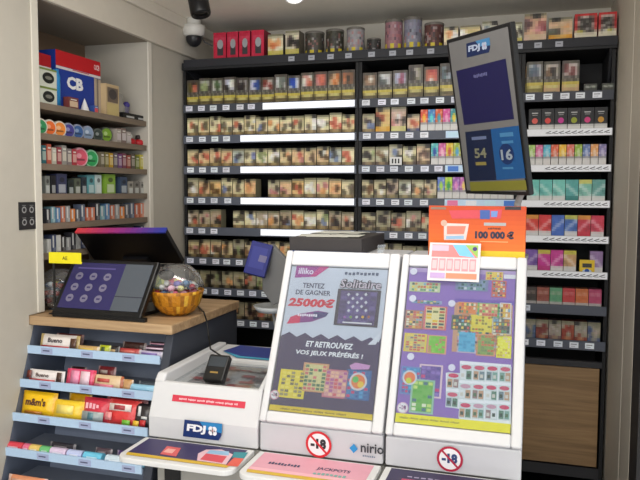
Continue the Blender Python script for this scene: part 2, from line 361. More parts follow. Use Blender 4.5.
def cn(c):                                            # a plain colour word
    r, g, b_ = c; mx, mn = max(c), min(c)
    if mx < 70: return 'black'
    if mx-mn < 26: return 'white' if mn > 185 else 'grey' if mn > 95 else 'dark grey'
    if r >= g and r >= b_:
        if b_ > g+12: return 'pink' if mx > 150 else 'purple'
        if g > .85*r and b_ < .7*r: return 'yellow'
        if g > .82*r: return 'cream'
        if g > .5*r: return 'orange' if r > 170 and b_ < .6*r else 'brown' if r < 170 else 'peach'
        return 'red' if r > 130 else 'dark red'
    if b_ >= r and b_ >= g: return 'purple' if r > g+10 else 'blue'
    return 'teal' if b_ > r+25 else 'green'
RN = {'L': 'left rack', 'M': 'middle rack', 'R': 'right rack'}
def row_label(col, pic, what, n, k, rk): return f'{col} {what} with {pic} picture, {ORD[n]} from left, {ORD[k-1]} shelf, {RN[rk]}'
XR_ = lambda x, y=150: at(x, y, Y=YF+.012).x
cream = (226, 214, 168); ol = (176, 168, 128)
R_ = (200, 108, 84); O_ = (226, 164, 110); B_ = (120, 134, 170); W_ = (232, 230, 222); K_ = (48, 40, 36); G_ = (150, 162, 112); P_ = (198, 132, 130); T_ = (122, 92, 64)
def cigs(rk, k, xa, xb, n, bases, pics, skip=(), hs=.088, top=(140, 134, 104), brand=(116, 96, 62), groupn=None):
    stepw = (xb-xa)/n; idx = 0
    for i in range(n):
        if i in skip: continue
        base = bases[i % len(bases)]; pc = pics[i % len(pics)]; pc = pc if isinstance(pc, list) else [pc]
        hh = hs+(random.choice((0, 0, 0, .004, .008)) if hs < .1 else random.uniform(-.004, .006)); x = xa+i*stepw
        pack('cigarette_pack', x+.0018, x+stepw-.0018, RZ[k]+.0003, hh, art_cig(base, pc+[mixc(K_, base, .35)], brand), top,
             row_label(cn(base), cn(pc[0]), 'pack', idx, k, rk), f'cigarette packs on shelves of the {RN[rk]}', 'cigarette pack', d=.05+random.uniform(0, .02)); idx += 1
xl, xd = XL0+.016, XD1-.014
# shelf 2, tall rolling tobacco packs
r2 = [((96, 84, 40), [K_, R_]), ((190, 196, 180), [G_, K_]), ((196, 204, 188), [(70, 90, 60), W_]), ((196, 196, 214), [K_, W_]), ((178, 176, 172), [K_, T_]), ((206, 210, 226), [(50, 76, 150)]),
      ((214, 208, 202), [(130, 56, 46)]), ((214, 216, 216), [(110, 120, 110)]), ((216, 222, 236), [(40, 80, 180)]), ((206, 150, 140), [R_, W_]), ((196, 110, 100), [P_, R_]), ((200, 170, 130), [T_, (210, 120, 60)]), ((140, 96, 66), [(220, 130, 80), K_])]
for i, (c_, bl) in enumerate(r2):
    st = (xd-xl)/13; x = xl+i*st
    pack('tobacco_pouch_box', x+.0015, x+st-.0015, RZ[2]+.0003, .122+random.uniform(-.004, .012), art_roll(c_, bl), (110, 106, 96), row_label(cn(c_), cn(bl[0]), 'tall tobacco box', i, 2, 'L'), 'tall tobacco boxes on the second shelves', 'tobacco box', d=.06)
xm = XD1+.016
r2m = [((150, 120, 96), [T_, W_], .118), ((206, 208, 208), [(90, 96, 96)], .120), ((186, 190, 214), [(150, 80, 100)], .122), ((140, 134, 118), [K_, W_], .140), ((200, 80, 76), [W_, R_], .130), ((176, 184, 196), [K_, (90, 110, 120)], .140),
       ((180, 182, 180), [K_, T_], .135), ((200, 196, 180), [O_], .13), ((190, 176, 150), [K_, R_], .13)]
x = xm
for i, (c_, bl, h_) in enumerate(r2m):
    st = .0665 if i == 5 else .0605
    pack('tobacco_pouch_box', x+.0015, x+st-.0025, RZ[2]+.0003, h_, art_roll(c_, bl), (110, 106, 96), row_label(cn(c_), cn(bl[0]), 'tall tobacco box', i, 2, 'M'), 'tall tobacco boxes on the second shelves', 'tobacco box', d=.06); x += st
xr = XD2+.018
for i, (xa, xb, c_, bl, h_) in enumerate(((519, 524, (170, 160, 120), [O_], .125), (525, 541, (190, 192, 196), [K_, (90, 100, 120)], .13), (542, 558, (216, 206, 196), [T_, K_], .128), (560, 577, (222, 210, 206), [(120, 60, 56)], .128))):
    pack('tobacco_pouch_box', max(XR_(xa), xr), XR_(xb), RZ[2]+.0003, h_, art_roll(c_, bl, low=(196, 160, 120) if i > 1 else (120, 108, 40)), (130, 126, 116), row_label(cn(c_), cn(bl[0]), 'tall tobacco box', i, 2, 'R'), 'tall tobacco boxes on the second shelves', 'tobacco box', d=.06)
for i, (xa, xb) in enumerate(((582, 595), (600, 612))):
    pack('flat_tin', XR_(xa), XR_(xb), RZ[2]+.0003, .042, art_plain((70, 72, 66), txt=(170, 176, 165)), (84, 88, 80), ('dark flat tin on the right rack, directly right of the tall boxes', 'dark flat tin at the right end of the right rack, below the canopy')[i], 'small flat tins on the right rack', 'tin', d=.05)
# shelves 3 to 9, left rack
cigs('L', 3, xl, xd, 14, [cream, (214, 196, 140), (222, 206, 160), cream], [[R_, T_], [P_, R_], [R_], [W_, T_], [R_, K_], [W_], [B_, W_], [O_], [(230, 200, 150)], [R_, P_], [W_], [W_, B_], [O_, R_]])
cigs('L', 4, xl, xd, 14, [(206, 172, 120), (210, 150, 100), (206, 160, 110), (204, 150, 100), (140, 160, 170), cream, (214, 206, 160), cream], [[R_], [R_, P_], [R_, W_], [R_, O_], [B_], [B_, W_], [W_, G_], [W_], [O_], [P_, R_], [R_], [W_, K_], [W_, B_]], top=(156, 150, 120))
cigs('L', 5, xl, xd, 14, [(150, 140, 116), (214, 150, 100), (232, 160, 70), (200, 186, 140), (206, 190, 140), (226, 150, 90), cream], [[W_], [R_], [(230, 150, 40)], [B_, K_], [B_, W_], [O_, R_], [R_, W_], [P_], [W_, P_], [R_], [W_, B_], [P_, O_], [O_]], skip=(6,), top=(156, 150, 120))
cigs('L', 6, xl, xd, 14, [(120, 96, 84), (130, 106, 90), (120, 92, 80), cream, (206, 204, 160), cream], [[R_, W_], [P_], [R_, K_], [W_], [W_, B_], [B_, W_], [W_, B_], [O_, W_], [B_], [O_, R_], [B_, W_], [B_, G_], [T_, K_]], skip=(3,), top=(140, 136, 112))
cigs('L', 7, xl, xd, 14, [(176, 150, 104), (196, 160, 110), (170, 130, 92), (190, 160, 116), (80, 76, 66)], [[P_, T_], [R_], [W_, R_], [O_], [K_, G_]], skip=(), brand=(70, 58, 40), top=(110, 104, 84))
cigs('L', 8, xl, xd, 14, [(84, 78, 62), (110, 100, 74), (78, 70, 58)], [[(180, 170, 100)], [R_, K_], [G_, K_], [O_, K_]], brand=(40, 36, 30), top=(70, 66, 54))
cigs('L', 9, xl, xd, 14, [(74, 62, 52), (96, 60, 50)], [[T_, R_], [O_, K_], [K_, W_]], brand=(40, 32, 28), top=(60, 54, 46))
# middle rack
xm1 = xm+.352
cigs('M', 3, xm, XR_(374.8), 1, [(140, 132, 110), (176, 160, 120)], [[B_, K_], [W_, B_]])
def tallm(i, xa, xb, art, lab): pack('cigarette_pack', XR_(xa), XR_(xb), RZ[3]+.0003, .112, art, (120, 110, 90), lab, 'cigarette packs on shelves of the middle rack', 'cigarette pack', d=.04)
tallm(0, 375.5, 389.5, art_cig((204, 150, 60), [(150, 70, 50), K_], (222, 164, 50)), 'tall golden pack with brown picture, on the third shelf of the middle rack')
tallm(1, 391, 405.5, art_cig((170, 120, 130), [P_, K_, W_], (206, 204, 130)), 'tall pack with pink picture and pale base, right of the golden pack')
pack('cigarette_pack', XR_(407), XR_(419), RZ[3]+.0003, .082, art_cig((196, 150, 130), [O_, R_], (52, 60, 110)), (90, 90, 100), 'short pack with orange picture and navy base, left of the colourful slim packs', 'cigarette packs on shelves of the middle rack', 'cigarette pack')
cigs('M', 4, xm, XR_(430.5), 5, [(150, 148, 120), (120, 120, 100), (170, 166, 150), (190, 186, 130), (200, 150, 120)], [[G_, K_], [W_, T_], [K_, B_], [K_, W_], [R_, O_]], brand=(84, 66, 54))
cigs('M', 5, xm, XR_(437.5), 6, [(178, 166, 122), (170, 156, 120), (120, 90, 84), (140, 150, 140), (170, 160, 130), (190, 170, 140)], [[T_], [K_, W_], [R_, K_], [G_, W_], [R_, O_], [O_, P_]], brand=(104, 98, 72))
cigs('M', 6, xm, xm+.30, 5, [(136, 128, 96), (90, 84, 70), (120, 104, 90), (110, 100, 90), (150, 140, 110)], [[T_, K_], [K_, R_], [R_, K_], [W_, P_], [R_, W_]], brand=(74, 64, 50))
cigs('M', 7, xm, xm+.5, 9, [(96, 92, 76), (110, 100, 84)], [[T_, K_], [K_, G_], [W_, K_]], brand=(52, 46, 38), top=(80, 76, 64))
SL = {3: [((226, 80, 50), (250, 190, 60)), ((60, 130, 200), (90, 220, 220)), ((226, 90, 40), (60, 160, 190)), ((220, 70, 150), (240, 160, 200)), ((60, 150, 160), (240, 210, 60))],
      4: [((80, 190, 190), (40, 80, 170)), ((216, 90, 160), (250, 190, 210)), ((232, 200, 50), (200, 90, 60)), ((170, 190, 60), (90, 170, 220)), ((230, 200, 60), (240, 120, 60))],
      5: [((100, 130, 210), (180, 230, 90)), ((180, 220, 60), (60, 160, 90)), ((170, 100, 190), (240, 150, 210)), ((200, 110, 190), (250, 220, 120)), ((110, 140, 220), (250, 150, 60))],
      6: [((60, 60, 150), (220, 50, 60)), ((196, 40, 60), (80, 110, 200)), ((120, 60, 160), (230, 90, 120)), ((60, 80, 170), (230, 200, 90)), ((190, 60, 70), (230, 210, 210))]}
for k, sx in ((3, 420), (4, 431), (5, 438), (6, 416)):
    xa = XR_(sx) if k != 6 else xm+.315; n = int((XD2-.016-xa)/.0285); 
    for i in range(n):
        c_, d_ = SL[k][i % 5]
        pack('slim_cigarette_pack', xa+i*.0285+.0006, xa+i*.0285+.0277, RZ[k]+.0003, .098, art_vogue(c_, d_), mixc(c_, (40, 40, 60), .3),
             f'slim {cn(c_)} and white pack, {ORD[i]} of slim packs on {ORD[k-1]} shelf, middle rack', 'slim coloured packs on the middle rack', 'cigarette pack', d=.05)
# right rack
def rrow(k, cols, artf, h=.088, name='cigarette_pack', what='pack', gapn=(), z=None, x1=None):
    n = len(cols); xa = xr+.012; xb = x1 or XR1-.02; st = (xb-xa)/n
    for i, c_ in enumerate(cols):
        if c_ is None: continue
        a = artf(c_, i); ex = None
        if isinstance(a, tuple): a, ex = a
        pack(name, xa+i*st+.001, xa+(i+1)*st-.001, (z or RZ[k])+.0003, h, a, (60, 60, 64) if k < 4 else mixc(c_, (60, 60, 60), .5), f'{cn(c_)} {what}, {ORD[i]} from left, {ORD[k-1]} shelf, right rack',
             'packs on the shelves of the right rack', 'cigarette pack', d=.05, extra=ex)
def dots(c_, i):
    def ex(b, fr, w_, h):
        b.fell(fr, w_*.5, h*.50, w_*.24, w_*.24, .0004, c_, 16); b.frect(fr, w_*.25, w_*.75, h*.80, h*.84, .0004, (200, 200, 200)); b.frect(fr, w_*.3, w_*.7, h*.72, h*.75, .0004, (150, 150, 150))
    return (lambda a, j: jit((222, 222, 220), 5) if j <= 3 else jit((26, 26, 30), 6)), ex
rrow(3, [(226, 96, 86), (226, 70, 66), (206, 50, 150), (156, 166, 40), (216, 60, 130), (206, 150, 50)], dots, what='dotted black and white pack')
rrow(4, [(176, 212, 110), (226, 110, 160), (90, 190, 220), (232, 96, 60), (250, 190, 40), (226, 110, 90), (150, 186, 60), (96, 120, 180), (232, 160, 90), (130, 120, 170)], lambda c_, i: art_vogue(c_, mixc(c_, (255, 255, 255), .5)), h=.086, what='slim pack')
rrow(5, [(120, 206, 196), (112, 200, 190), (124, 206, 194), (90, 172, 168), (130, 196, 180), (104, 166, 160)], lambda c_, i: art_swoosh(c_, lo=(222, 224, 222) if i != 3 else (60, 140, 136), tip=(208, 206, 110) if i == 4 else None), what='menthol coloured pack')
rrow(6, [(226, 70, 60), (226, 60, 62), (70, 110, 200), (70, 110, 190), (206, 50, 70), (214, 60, 84)], lambda c_, i: art_swoosh(c_, lo=(224, 222, 222) if i not in (2, 4) else c_, tip=(226, 150, 60) if i in (0, 4) else (200, 200, 90) if i == 3 else None), what='pack with pale swoosh')
rrow(7, [(126, 90, 176), (206, 50, 150), (206, 60, 150), (206, 160, 110), None, (150, 120, 170)], lambda c_, i: art_swoosh(c_, lo=(222, 220, 220) if i != 1 else (196, 50, 130), tip=(200, 190, 70) if i in (1, 3) else None), what='pack with curved top')
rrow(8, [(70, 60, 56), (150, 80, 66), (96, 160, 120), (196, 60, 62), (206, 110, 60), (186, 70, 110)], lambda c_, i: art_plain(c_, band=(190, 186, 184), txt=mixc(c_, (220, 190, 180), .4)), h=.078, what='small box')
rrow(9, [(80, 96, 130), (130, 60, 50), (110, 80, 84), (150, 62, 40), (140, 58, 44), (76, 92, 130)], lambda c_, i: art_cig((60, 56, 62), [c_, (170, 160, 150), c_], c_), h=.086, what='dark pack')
b = MB(); x = XR_(583); fr = Fr((x, YF+.012, RZ[7]-.002), (1, 0, 0), (0, 0, 1))
b.fbox(fr, 0, .052, .0023, .058, .0, .002, (236, 200, 40)); b.frect(fr, .01, .042, .03, .045, .0024, (60, 60, 50)); b.fpoly(fr, [(.002, .003), (.05, .003), (.038, .022), (.014, .022)], .0026, (200, 222, 240)); b.fell(fr, .026, .018, .008, .008, .003, (40, 90, 180))
tag(b.build('price_card'), 'yellow card with a white and blue base standing on the seventh shelf, right rack', 'card')
b = MB(); p = at(390, 165, Y=YF-.01); fr = Fr(p, (1, 0, 0), (0, 0, 1)); b.fbox(fr, 0, .047, .0, .03, .004, .005, (226, 226, 226)); 
for i in range(3): b.ftext(fr, '1', .008+i*.012, .014+i*.012, .006, .024, .0055, (30, 30, 34), .03)
tag(b.build('number_tag', PRINT), 'small white number tag clipped before packs on the fourth shelf, middle rack', 'tag')
# canopy shelf contents
CT = 2.0925
for i, (xa, xb) in enumerate(((213.5, 226), (227, 238), (239, 250), (251.5, 264))):
    def ex(b, fr, w_, h):
        b.frect(fr, w_*.30, w_*.78, h*.22, h*.66, .0004, (60, 56, 60)); b.fell(fr, w_*.54, h*.60, w_*.24, h*.16, .0006, (160, 162, 166), 14)
    pack('red_tobacco_box', at(xa, 45, Y=YF+.02).x, at(xb, 45, Y=YF+.02).x, CT, .122, art_plain((196, 34, 66), txt=(206, 70, 96)), (150, 26, 50), ['crimson box with grey oval, leftmost on the canopy shelf', 'crimson box with grey oval, second from left on the canopy shelf', 'crimson box with grey oval, third from left on the canopy shelf', 'crimson box with grey oval, fourth from left, beside the peach-picture pack'][i], 'crimson boxes on the canopy shelf', 'box', y0=YF+.02, d=.08, extra=ex)
for xa, xb, h_, base, bl, br, lab in ((268, 283, .100, (206, 196, 180), [O_, (206, 110, 70)], (196, 186, 80), 'pack with peach picture, just right of the four crimson boxes'), (285.5, 299, .110, (200, 190, 180), [T_, W_, K_], (196, 186, 90), 'pack with brown and white picture, just left of the first tin'),
       (444, 458, .085, (216, 186, 140), [O_, W_], (196, 180, 150), 'small orange-picture pack left of the hanging screen top, canopy shelf'), (460, 480, .085, (190, 160, 90), [K_, W_], (190, 150, 60), 'golden pack with black picture behind the hanging screen top'), (482, 497, .095, (190, 190, 190), [(120, 130, 140)], (160, 160, 150), 'grey pack behind the hanging screen top edge'),
       (511, 522, .085, (190, 188, 180), [K_, W_], (196, 190, 90), 'black and white pack just right of the hanging screen, canopy shelf'), (524, 546, .112, (196, 120, 100), [P_, (90, 60, 60), (150, 80, 80)], (216, 186, 160), 'tall pack with pink picture, left of the orange-based pack'),
       (548.5, 572, .092, (190, 130, 100), [K_, (90, 90, 80), O_], (232, 160, 40), 'wide pack with orange base on the right of the canopy shelf')):
    xa_ = at(xa, 40, Y=YF+.02).x; xb_ = at(xb, 40, Y=YF+.02).x
    pack('tobacco_box', xa_, xb_, CT, h_, art_cig(base, bl, br), (120, 60, 60) if xa == 524 else (110, 100, 86), lab, None, 'tobacco box', y0=YF+.02, d=.07)
for i, (xa, xb) in enumerate(((574.5, 597), (598.5, 621))):
    def ar(a, j): return jit((196, 34, 34), 8) if j >= 11 or ((j >= 5) and a in (0, 7)) else jit((222, 214, 190), 8) if j <= 3 or a in (0, 7) else jit(random.choice([K_, W_, K_, (150, 150, 140), (190, 180, 60) if j == 4 else K_]), 8)
    pack('tobacco_box', at(xa, 30, Y=YF+.02).x, min(at(xb, 30, Y=YF+.02).x, XR1), CT, .100, ar, (186, 30, 30), ['red and white box with black picture, right of the orange-based pack', 'red and white box with black picture at right end of the canopy shelf'][i], 'red and white boxes on the canopy shelf', 'tobacco box', y0=YF+.02, d=.07)
for i, (xa, xb, h_, c_, lab) in enumerate(((303, 322, .105, (70, 66, 58), 'dark round tin with white sides, first tin on the canopy shelf'), (324, 342, .108, (60, 58, 48), 'dark olive round tin, second tin on the canopy shelf'), (345, 363, .110, (150, 146, 150), 'pale grey round tin with yellow patch, third tin on canopy shelf'),
         (366, 380, .062, (48, 46, 44), 'low black tin in the gap between taller tins'), (383.5, 401.5, .130, (150, 110, 118), 'tall tin with pink and purple picture on the canopy shelf'), (402.5, 421, .134, (130, 130, 146), 'tall tin with grey and white picture, between the pink-picture tin and brown tin'), (423, 443, .108, (90, 60, 56), 'brown tin with yellow patch, nearest tin to the hanging screen'))):
    xa_ = at(xa, 45, Y=YF+.03).x; xb_ = at(xb, 45, Y=YF+.03).x; r = (xb_-xa_)/2; c = V(((xa_+xb_)/2, YF+.02+r, CT))
    t = thing('tobacco_tin', lab, 'tin', c, 'round tobacco tins on the canopy shelf'); b = MB(); n = 28; m_ = 10
    for j in range(m_):
        for q in range(n):
            a0 = q*math.tau/n; a1 = (q+1)*math.tau/n; z0 = c.z+h_*.92*j/m_; z1 = c.z+h_*.92*(j+1)/m_
            col = jit(c_, 10)
            if j in (1, 2) and (q*7) % 28 < 14: col = (206, 186, 50) if h_ > .1 else (120, 110, 60)
            elif 3 <= j <= 8 and random.random() < .3: col = mixc(c_, random.choice([(200, 196, 200), (50, 46, 56), (180, 110, 110)]), .5)
            b.add([c+V((r*.97*math.cos(a0), r*.97*math.sin(a0), z0-c.z)), c+V((r*.97*math.cos(a1), r*.97*math.sin(a1), z0-c.z)), c+V((r*.97*math.cos(a1), r*.97*math.sin(a1), z1-c.z)), c+V((r*.97*math.cos(a0), r*.97*math.sin(a0), z1-c.z))], [(0, 1, 2, 3)], col)
    b.lathe(c, [(0, 0), (r*.97, 0)], (40, 40, 40), n); b.build('tin_body', PRINT, t)
    MB().lathe(c+V((0, 0, h_*.92)), [(r*.97, -.001), (r, 0), (r, h_*.06), (r*.95, h_*.08), (0, h_*.08)], (110, 106, 100), n).build('lid', PLAST, t, smooth=False)

# ------------------------------------------------------------------ alcove shelves on the left wall
AX = WX-.008
AZ = [1.818-.094*i for i in range(6)]
for i, z in enumerate(AZ):
    b = MB(); b.box(WX-.284, AX-.0125, AZ0+.002, AZ1-.002, z-.016, z, (124, 110, 94)); b.box(AX-.012, AX, AZ0+.002, AZ1-.002, z-.016, z+.004, (128, 113, 98))
    tag(b.build('shelf_board', SHELFW), f'taupe shelf board, {ORD[i]} from top in the left wall alcove', 'shelf', 'alcove shelf boards')
def ay(px): return at(px, 150, X=AX-.03).y
def abox(name, i, pa, pb, h, col, label, cat, group=None, art=None, d=.06, back=.018, z=0, m=None):
    y0, y1 = ay(pa), ay(pb); x1 = AX-back; b = MB(); b.box(x1-d, x1, y0, y1, AZ[i]+.0003+z, AZ[i]+h+z, col)
    fr = Fr((x1+.0004, y0, AZ[i]+z), (0, 1, 0), (0, 0, 1)); 
    if art: art(b, fr, y1-y0, h)
    return tag(b.build(name, m or PRINT, bevel=0), label, cat, group)
# top shelf
def cbart(b, fr, w_, h):
    b.frect(fr, 0, w_, h*.74, h, .0005, (186, 26, 34)); b.frect(fr, 0, w_, h*.69, h*.735, .0005, (214, 206, 206)); b.frect(fr, w_*.84, w_, 0, h*.68, .0006, (176, 160, 140)); b.frect(fr, w_*.90, w_*.94, 0, h*.68, .0009, (120, 110, 104)); b.ftext(fr, 'CB', w_*.22, w_*.58, h*.38, h*.60, .001, (236, 236, 236), .05); b.frect(fr, w_*.35, w_*.72, h*.715, h*.73, .0009, (190, 40, 50)); b.ftext(fr, 'OCB', w_*.84, w_*.97, h*.83, h*.93, .001, (236, 200, 200), .03)
abox('cigarette_paper_display_box', 0, 60, 104, .192, (30, 58, 146), 'big blue box with white CB letters and red lid on the top alcove shelf', 'box', art=cbart, d=.13, back=.04)
def lidart(b, fr, w_, h): b.frect(fr, 0, w_, 0, h*.12, .0005, (214, 206, 206))
abox('red_carton', 0, 38, 58, .045, (170, 24, 32), 'red carton on top of the white boxes, left of the CB box', 'box', art=lidart, d=.1, back=.05, z=.124)
def ovals(b, fr, w_, h): b.fell(fr, w_*.5, h*.5, w_*.34, h*.3, .0005, (30, 34, 32)); b.fell(fr, w_*.5, h*.5, w_*.2, h*.1, .001, (120, 120, 110)); b.frect(fr, 0, w_, h*.90, h, .0005, (120, 140, 70))
abox('white_box', 0, 38, 55, .058, (206, 210, 196), 'white box with black oval, lower of two on top alcove shelf', 'box', 'white boxes with black ovals', ovals, d=.1)
abox('white_box', 0, 38, 55, .058, (206, 210, 196), 'white box with black oval, upper of two on top alcove shelf', 'box', 'white boxes with black ovals', ovals, d=.1, z=.0585)
b = MB(); c = V((AX-.035, ay(59), AZ[0]+.0003)); b.lathe(c, [(0, 0), (.013, 0), (.013, .10), (.009, .115), (.009, .125), (0, .125)], (40, 130, 190), 18); tag(b.build('gas_can', PLAST, smooth=True), 'slim blue can between white boxes and the CB box', 'can')
def sm(col2):
    def f(b, fr, w_, h): b.frect(fr, w_*.1, w_*.9, h*.25, h*.7, .0005, col2); b.frect(fr, w_*.2, w_*.8, h*.78, h*.86, .0005, (220, 216, 206))
    return f
abox('small_box', 0, 66, 76, .042, (120, 60, 56), 'small red-brown box in front of the CB box', 'box', art=sm((206, 180, 150)), d=.02, back=.016)
b = MB(); c = V((AX-.028, ay(85), AZ[0]+.0003)); b.lathe(c, [(0, 0), (.018, 0), (.014, .012), (.006, .035), (0, .05)], (222, 222, 222), 16); tag(b.build('paper_cone', PRINT, smooth=True), 'white pointed paper cone in front of the CB box', 'cone')
abox('small_box', 0, 92, 96, .03, (60, 90, 160), 'small blue box in front of the right part of the CB box', 'box', art=sm((220, 90, 90)), d=.02)
def stand(b, fr, w_, h): b.frect(fr, w_*.06, w_*.94, h*.03, h*.42, .0006, (196, 176, 120)); b.frect(fr, w_*.1, w_*.9, h*.45, h*.9, .0006, (110, 96, 84)); b.fell(fr, w_*.5, h*.7, w_*.3, h*.16, .001, (70, 64, 62))
abox('lighter_display', 0, 104, 117, .118, (190, 166, 128), 'beige counter display of grey lighters right of the CB box', 'display box', art=stand, d=.06)
b = MB(); c = V((AX-.06, ay(125), AZ[0]+.0003)); b.lathe(c, [(0, 0), (.02, 0), (.026, .02), (.028, .05), (.018, .07), (.022, .095), (.0, .11)], (150, 146, 138), 18); tag(b.build('grey_figurine', PLAST, smooth=True), 'grey standing figurine behind the black tray on the top alcove shelf', 'figurine')
b = MB(); c = V((AX-.075, ay(136), AZ[0]+.0003)); b.lathe(c, [(0, 0), (.022, 0), (.02, .03), (.012, .04), (.016, .05), (.014, .066), (0, .072)], (110, 106, 130), 16); b.ell(c+V((.004, 0, .066)), .014, .014, .014, (70, 60, 140)); tag(b.build('blue_topped_figurine', PLAST, smooth=True), 'small grey figurine with violet top at right end of top alcove shelf', 'figurine')
def trayart(b, fr, w_, h):
    for q in (.12, .58): b.frect(fr, w_*q, w_*(q+.3), h*.35, h*.6, .0005, (190, 190, 190))
abox('black_tray', 0, 120, 145, .026, (20, 20, 22), 'low black tray with white marks on the top alcove shelf', 'tray', art=trayart, d=.03, back=.014)
# round tins (second shelf and third shelf)
def rtin(i, px, r, col, label, ring=(226, 226, 220), name='round_tin', grp='round tins standing on edge in the alcove'):
    c = V((AX-.034, ay(px), AZ[i]+r+.0003)); ax = V((1, -.25, 0)).normalized()
    t = thing(name, label, 'tin', c-V((0, 0, r)), grp)
    MB().lathe(c, [(0, -.018), (r*.97, -.018), (r, -.014), (r, 0), (r*.93, .002), (0, .002)], ring, 26, ax=ax).build('tin_body', PLAST, t)
    f2 = Fr(c+ax*.0025, ax.cross(V((0, 0, 1)))*-1, (0, 0, 1)); b = MB(); b.fell(f2, 0, 0, r*.8, r*.8, 0, col, 22)
    b.fell(f2, -r*.2, r*.15, r*.32, r*.25, .0004, mixc(col, (255, 255, 255), .4), 12); b.frect(f2, -r*.5, r*.5, -r*.35, -r*.15, .0004, mixc(col, (20, 20, 20), .4)); b.build('lid_label', PRINT, t)
for px, col, lb in ((42, (60, 150, 96), 'round green tin, leftmost on the second alcove shelf'), (51, (232, 110, 50), 'round orange-red tin right beside the green tin'), (61, (236, 140, 60), 'round orange tin, third on the second alcove shelf')): rtin(1, px, .027, col, lb, (222, 214, 200))
for px, col, lb in ((70, (70, 66, 140), 'round violet tin on the second alcove shelf'), (79, (60, 96, 150), 'round dark blue tin between violet and grey-blue tins'), (89, (130, 150, 176), 'round grey-blue tin with pale rim on the second alcove shelf')): rtin(1, px, .026, col, lb, (150, 156, 176))
rtin(1, 99, .024, (60, 70, 66), 'round dark green tin half hidden beside the lime green tin', (90, 96, 90)); rtin(1, 107.5, .029, (120, 160, 50), 'round lime green tin, rightmost round tin on second alcove shelf', (80, 84, 76))
for i, (a, c_, h_) in enumerate(((114, (170, 160, 150), .055), (119, (130, 110, 104), .06), (124, (176, 166, 160), .05))):
    abox('small_box', 1, a, a+4.6, h_, c_, ['first', 'middle', 'last'][i]+' of three small beige boxes right of the lime green tin', 'box', 'small beige boxes on second alcove shelf', sm((200, 190, 190)), d=.03)
for i, (a, c_) in enumerate(((129, (176, 30, 40)), (137.5, (190, 34, 44)))):
    b = MB(); c = V((AX-.04, ay(a+3), AZ[1]+.0003)); b.lathe(c, [(0, 0), (.02, 0), (.024, .012), (.022, .022), (.018, .026), (0, .03)], c_, 16); b.lathe(c+V((0, 0, .0302)), [(0, 0), (.012, 0), (.010, .014), (0, .016)], (200, 206, 196) if i == 0 else (60, 50, 50), 12)
    tag(b.build('red_ashtray', PLAST, smooth=True), ['red pot with pale lid at the right of the second alcove shelf', 'red pot with dark lid at right end of the second alcove shelf'][i], 'pot', 'red pots on the second alcove shelf')
pal3 = [(40, 100, 110), (190, 90, 70), (190, 186, 170), (150, 60, 70), (150, 146, 140), (130, 120, 120), (176, 60, 70)]
for i, c_ in enumerate(pal3):
    a = 38.5+i*5.1
    abox('lighter_pack', 2, a, a+4.5, .062+.006*math.sin(i*2), c_, f'{cn(c_)} upright pack, {ORD[i]} from left on the third alcove shelf', 'pack', 'small packs on the third alcove shelf', sm(mixc(c_, (230, 220, 200), .6)), d=.03)
rtin(2, 81, .034, (216, 90, 110), 'round pink tin on the third alcove shelf', (226, 170, 180)); rtin(2, 92, .032, (50, 156, 90), 'round green tin beside the pink tin on the third alcove shelf', (150, 210, 170))
pal3b = [(110, 100, 80), (120, 110, 60), (190, 150, 40), (90, 80, 90), (110, 70, 120), (120, 60, 80), (150, 70, 60), (90, 80, 70), (110, 120, 60), (190, 180, 70), (100, 90, 80)]
for i, c_ in enumerate(pal3b):
    a = 97.5+i*4.4
    abox('lighter_pack', 2, a, a+3.9, .058+.004*math.sin(i*3), c_, f'{cn(c_)} narrow pack, {ORD[i]} to the right of the green tin, third alcove shelf', 'pack', 'small packs on the third alcove shelf', sm(mixc(c_, (220, 216, 200), .5)), d=.03)
pal4 = [(41, 46, (120, 124, 120), .06), (47, 52, (30, 30, 36), .062), (53, 63, (56, 60, 90), .068), (64.5, 70, (34, 44, 44), .05), (71, 77, (84, 90, 76), .055), (78, 83, (40, 50, 60), .06), (84, 91, (90, 150, 156), .068), (92, 98, (190, 206, 204), .07), (102, 112, (130, 170, 60), .074), (117, 124, (60, 76, 100), .066), (125, 130, (150, 146, 136), .05), (131, 136, (120, 116, 110), .052), (137, 141, (150, 146, 140), .05), (142, 146, (110, 106, 100), .052)]
for i, (a, e, c_, h_) in enumerate(pal4):
    def g(b, fr, w_, h, c_=c_): b.frect(fr, w_*.15, w_*.85, h*.1, h*.5, .0005, mixc(c_, (220, 224, 220), .65)); b.fell(fr, w_*.5, h*.72, w_*.25, h*.12, .0006, mixc(c_, (20, 20, 20), .5), 10)
    abox('vape_box', 3, a, e, h_, c_, f'{cn(c_)} box, {ORD[i]} from left on the fourth alcove shelf', 'box', 'boxes on the fourth alcove shelf', g, d=.04)
rd = random.Random(3)
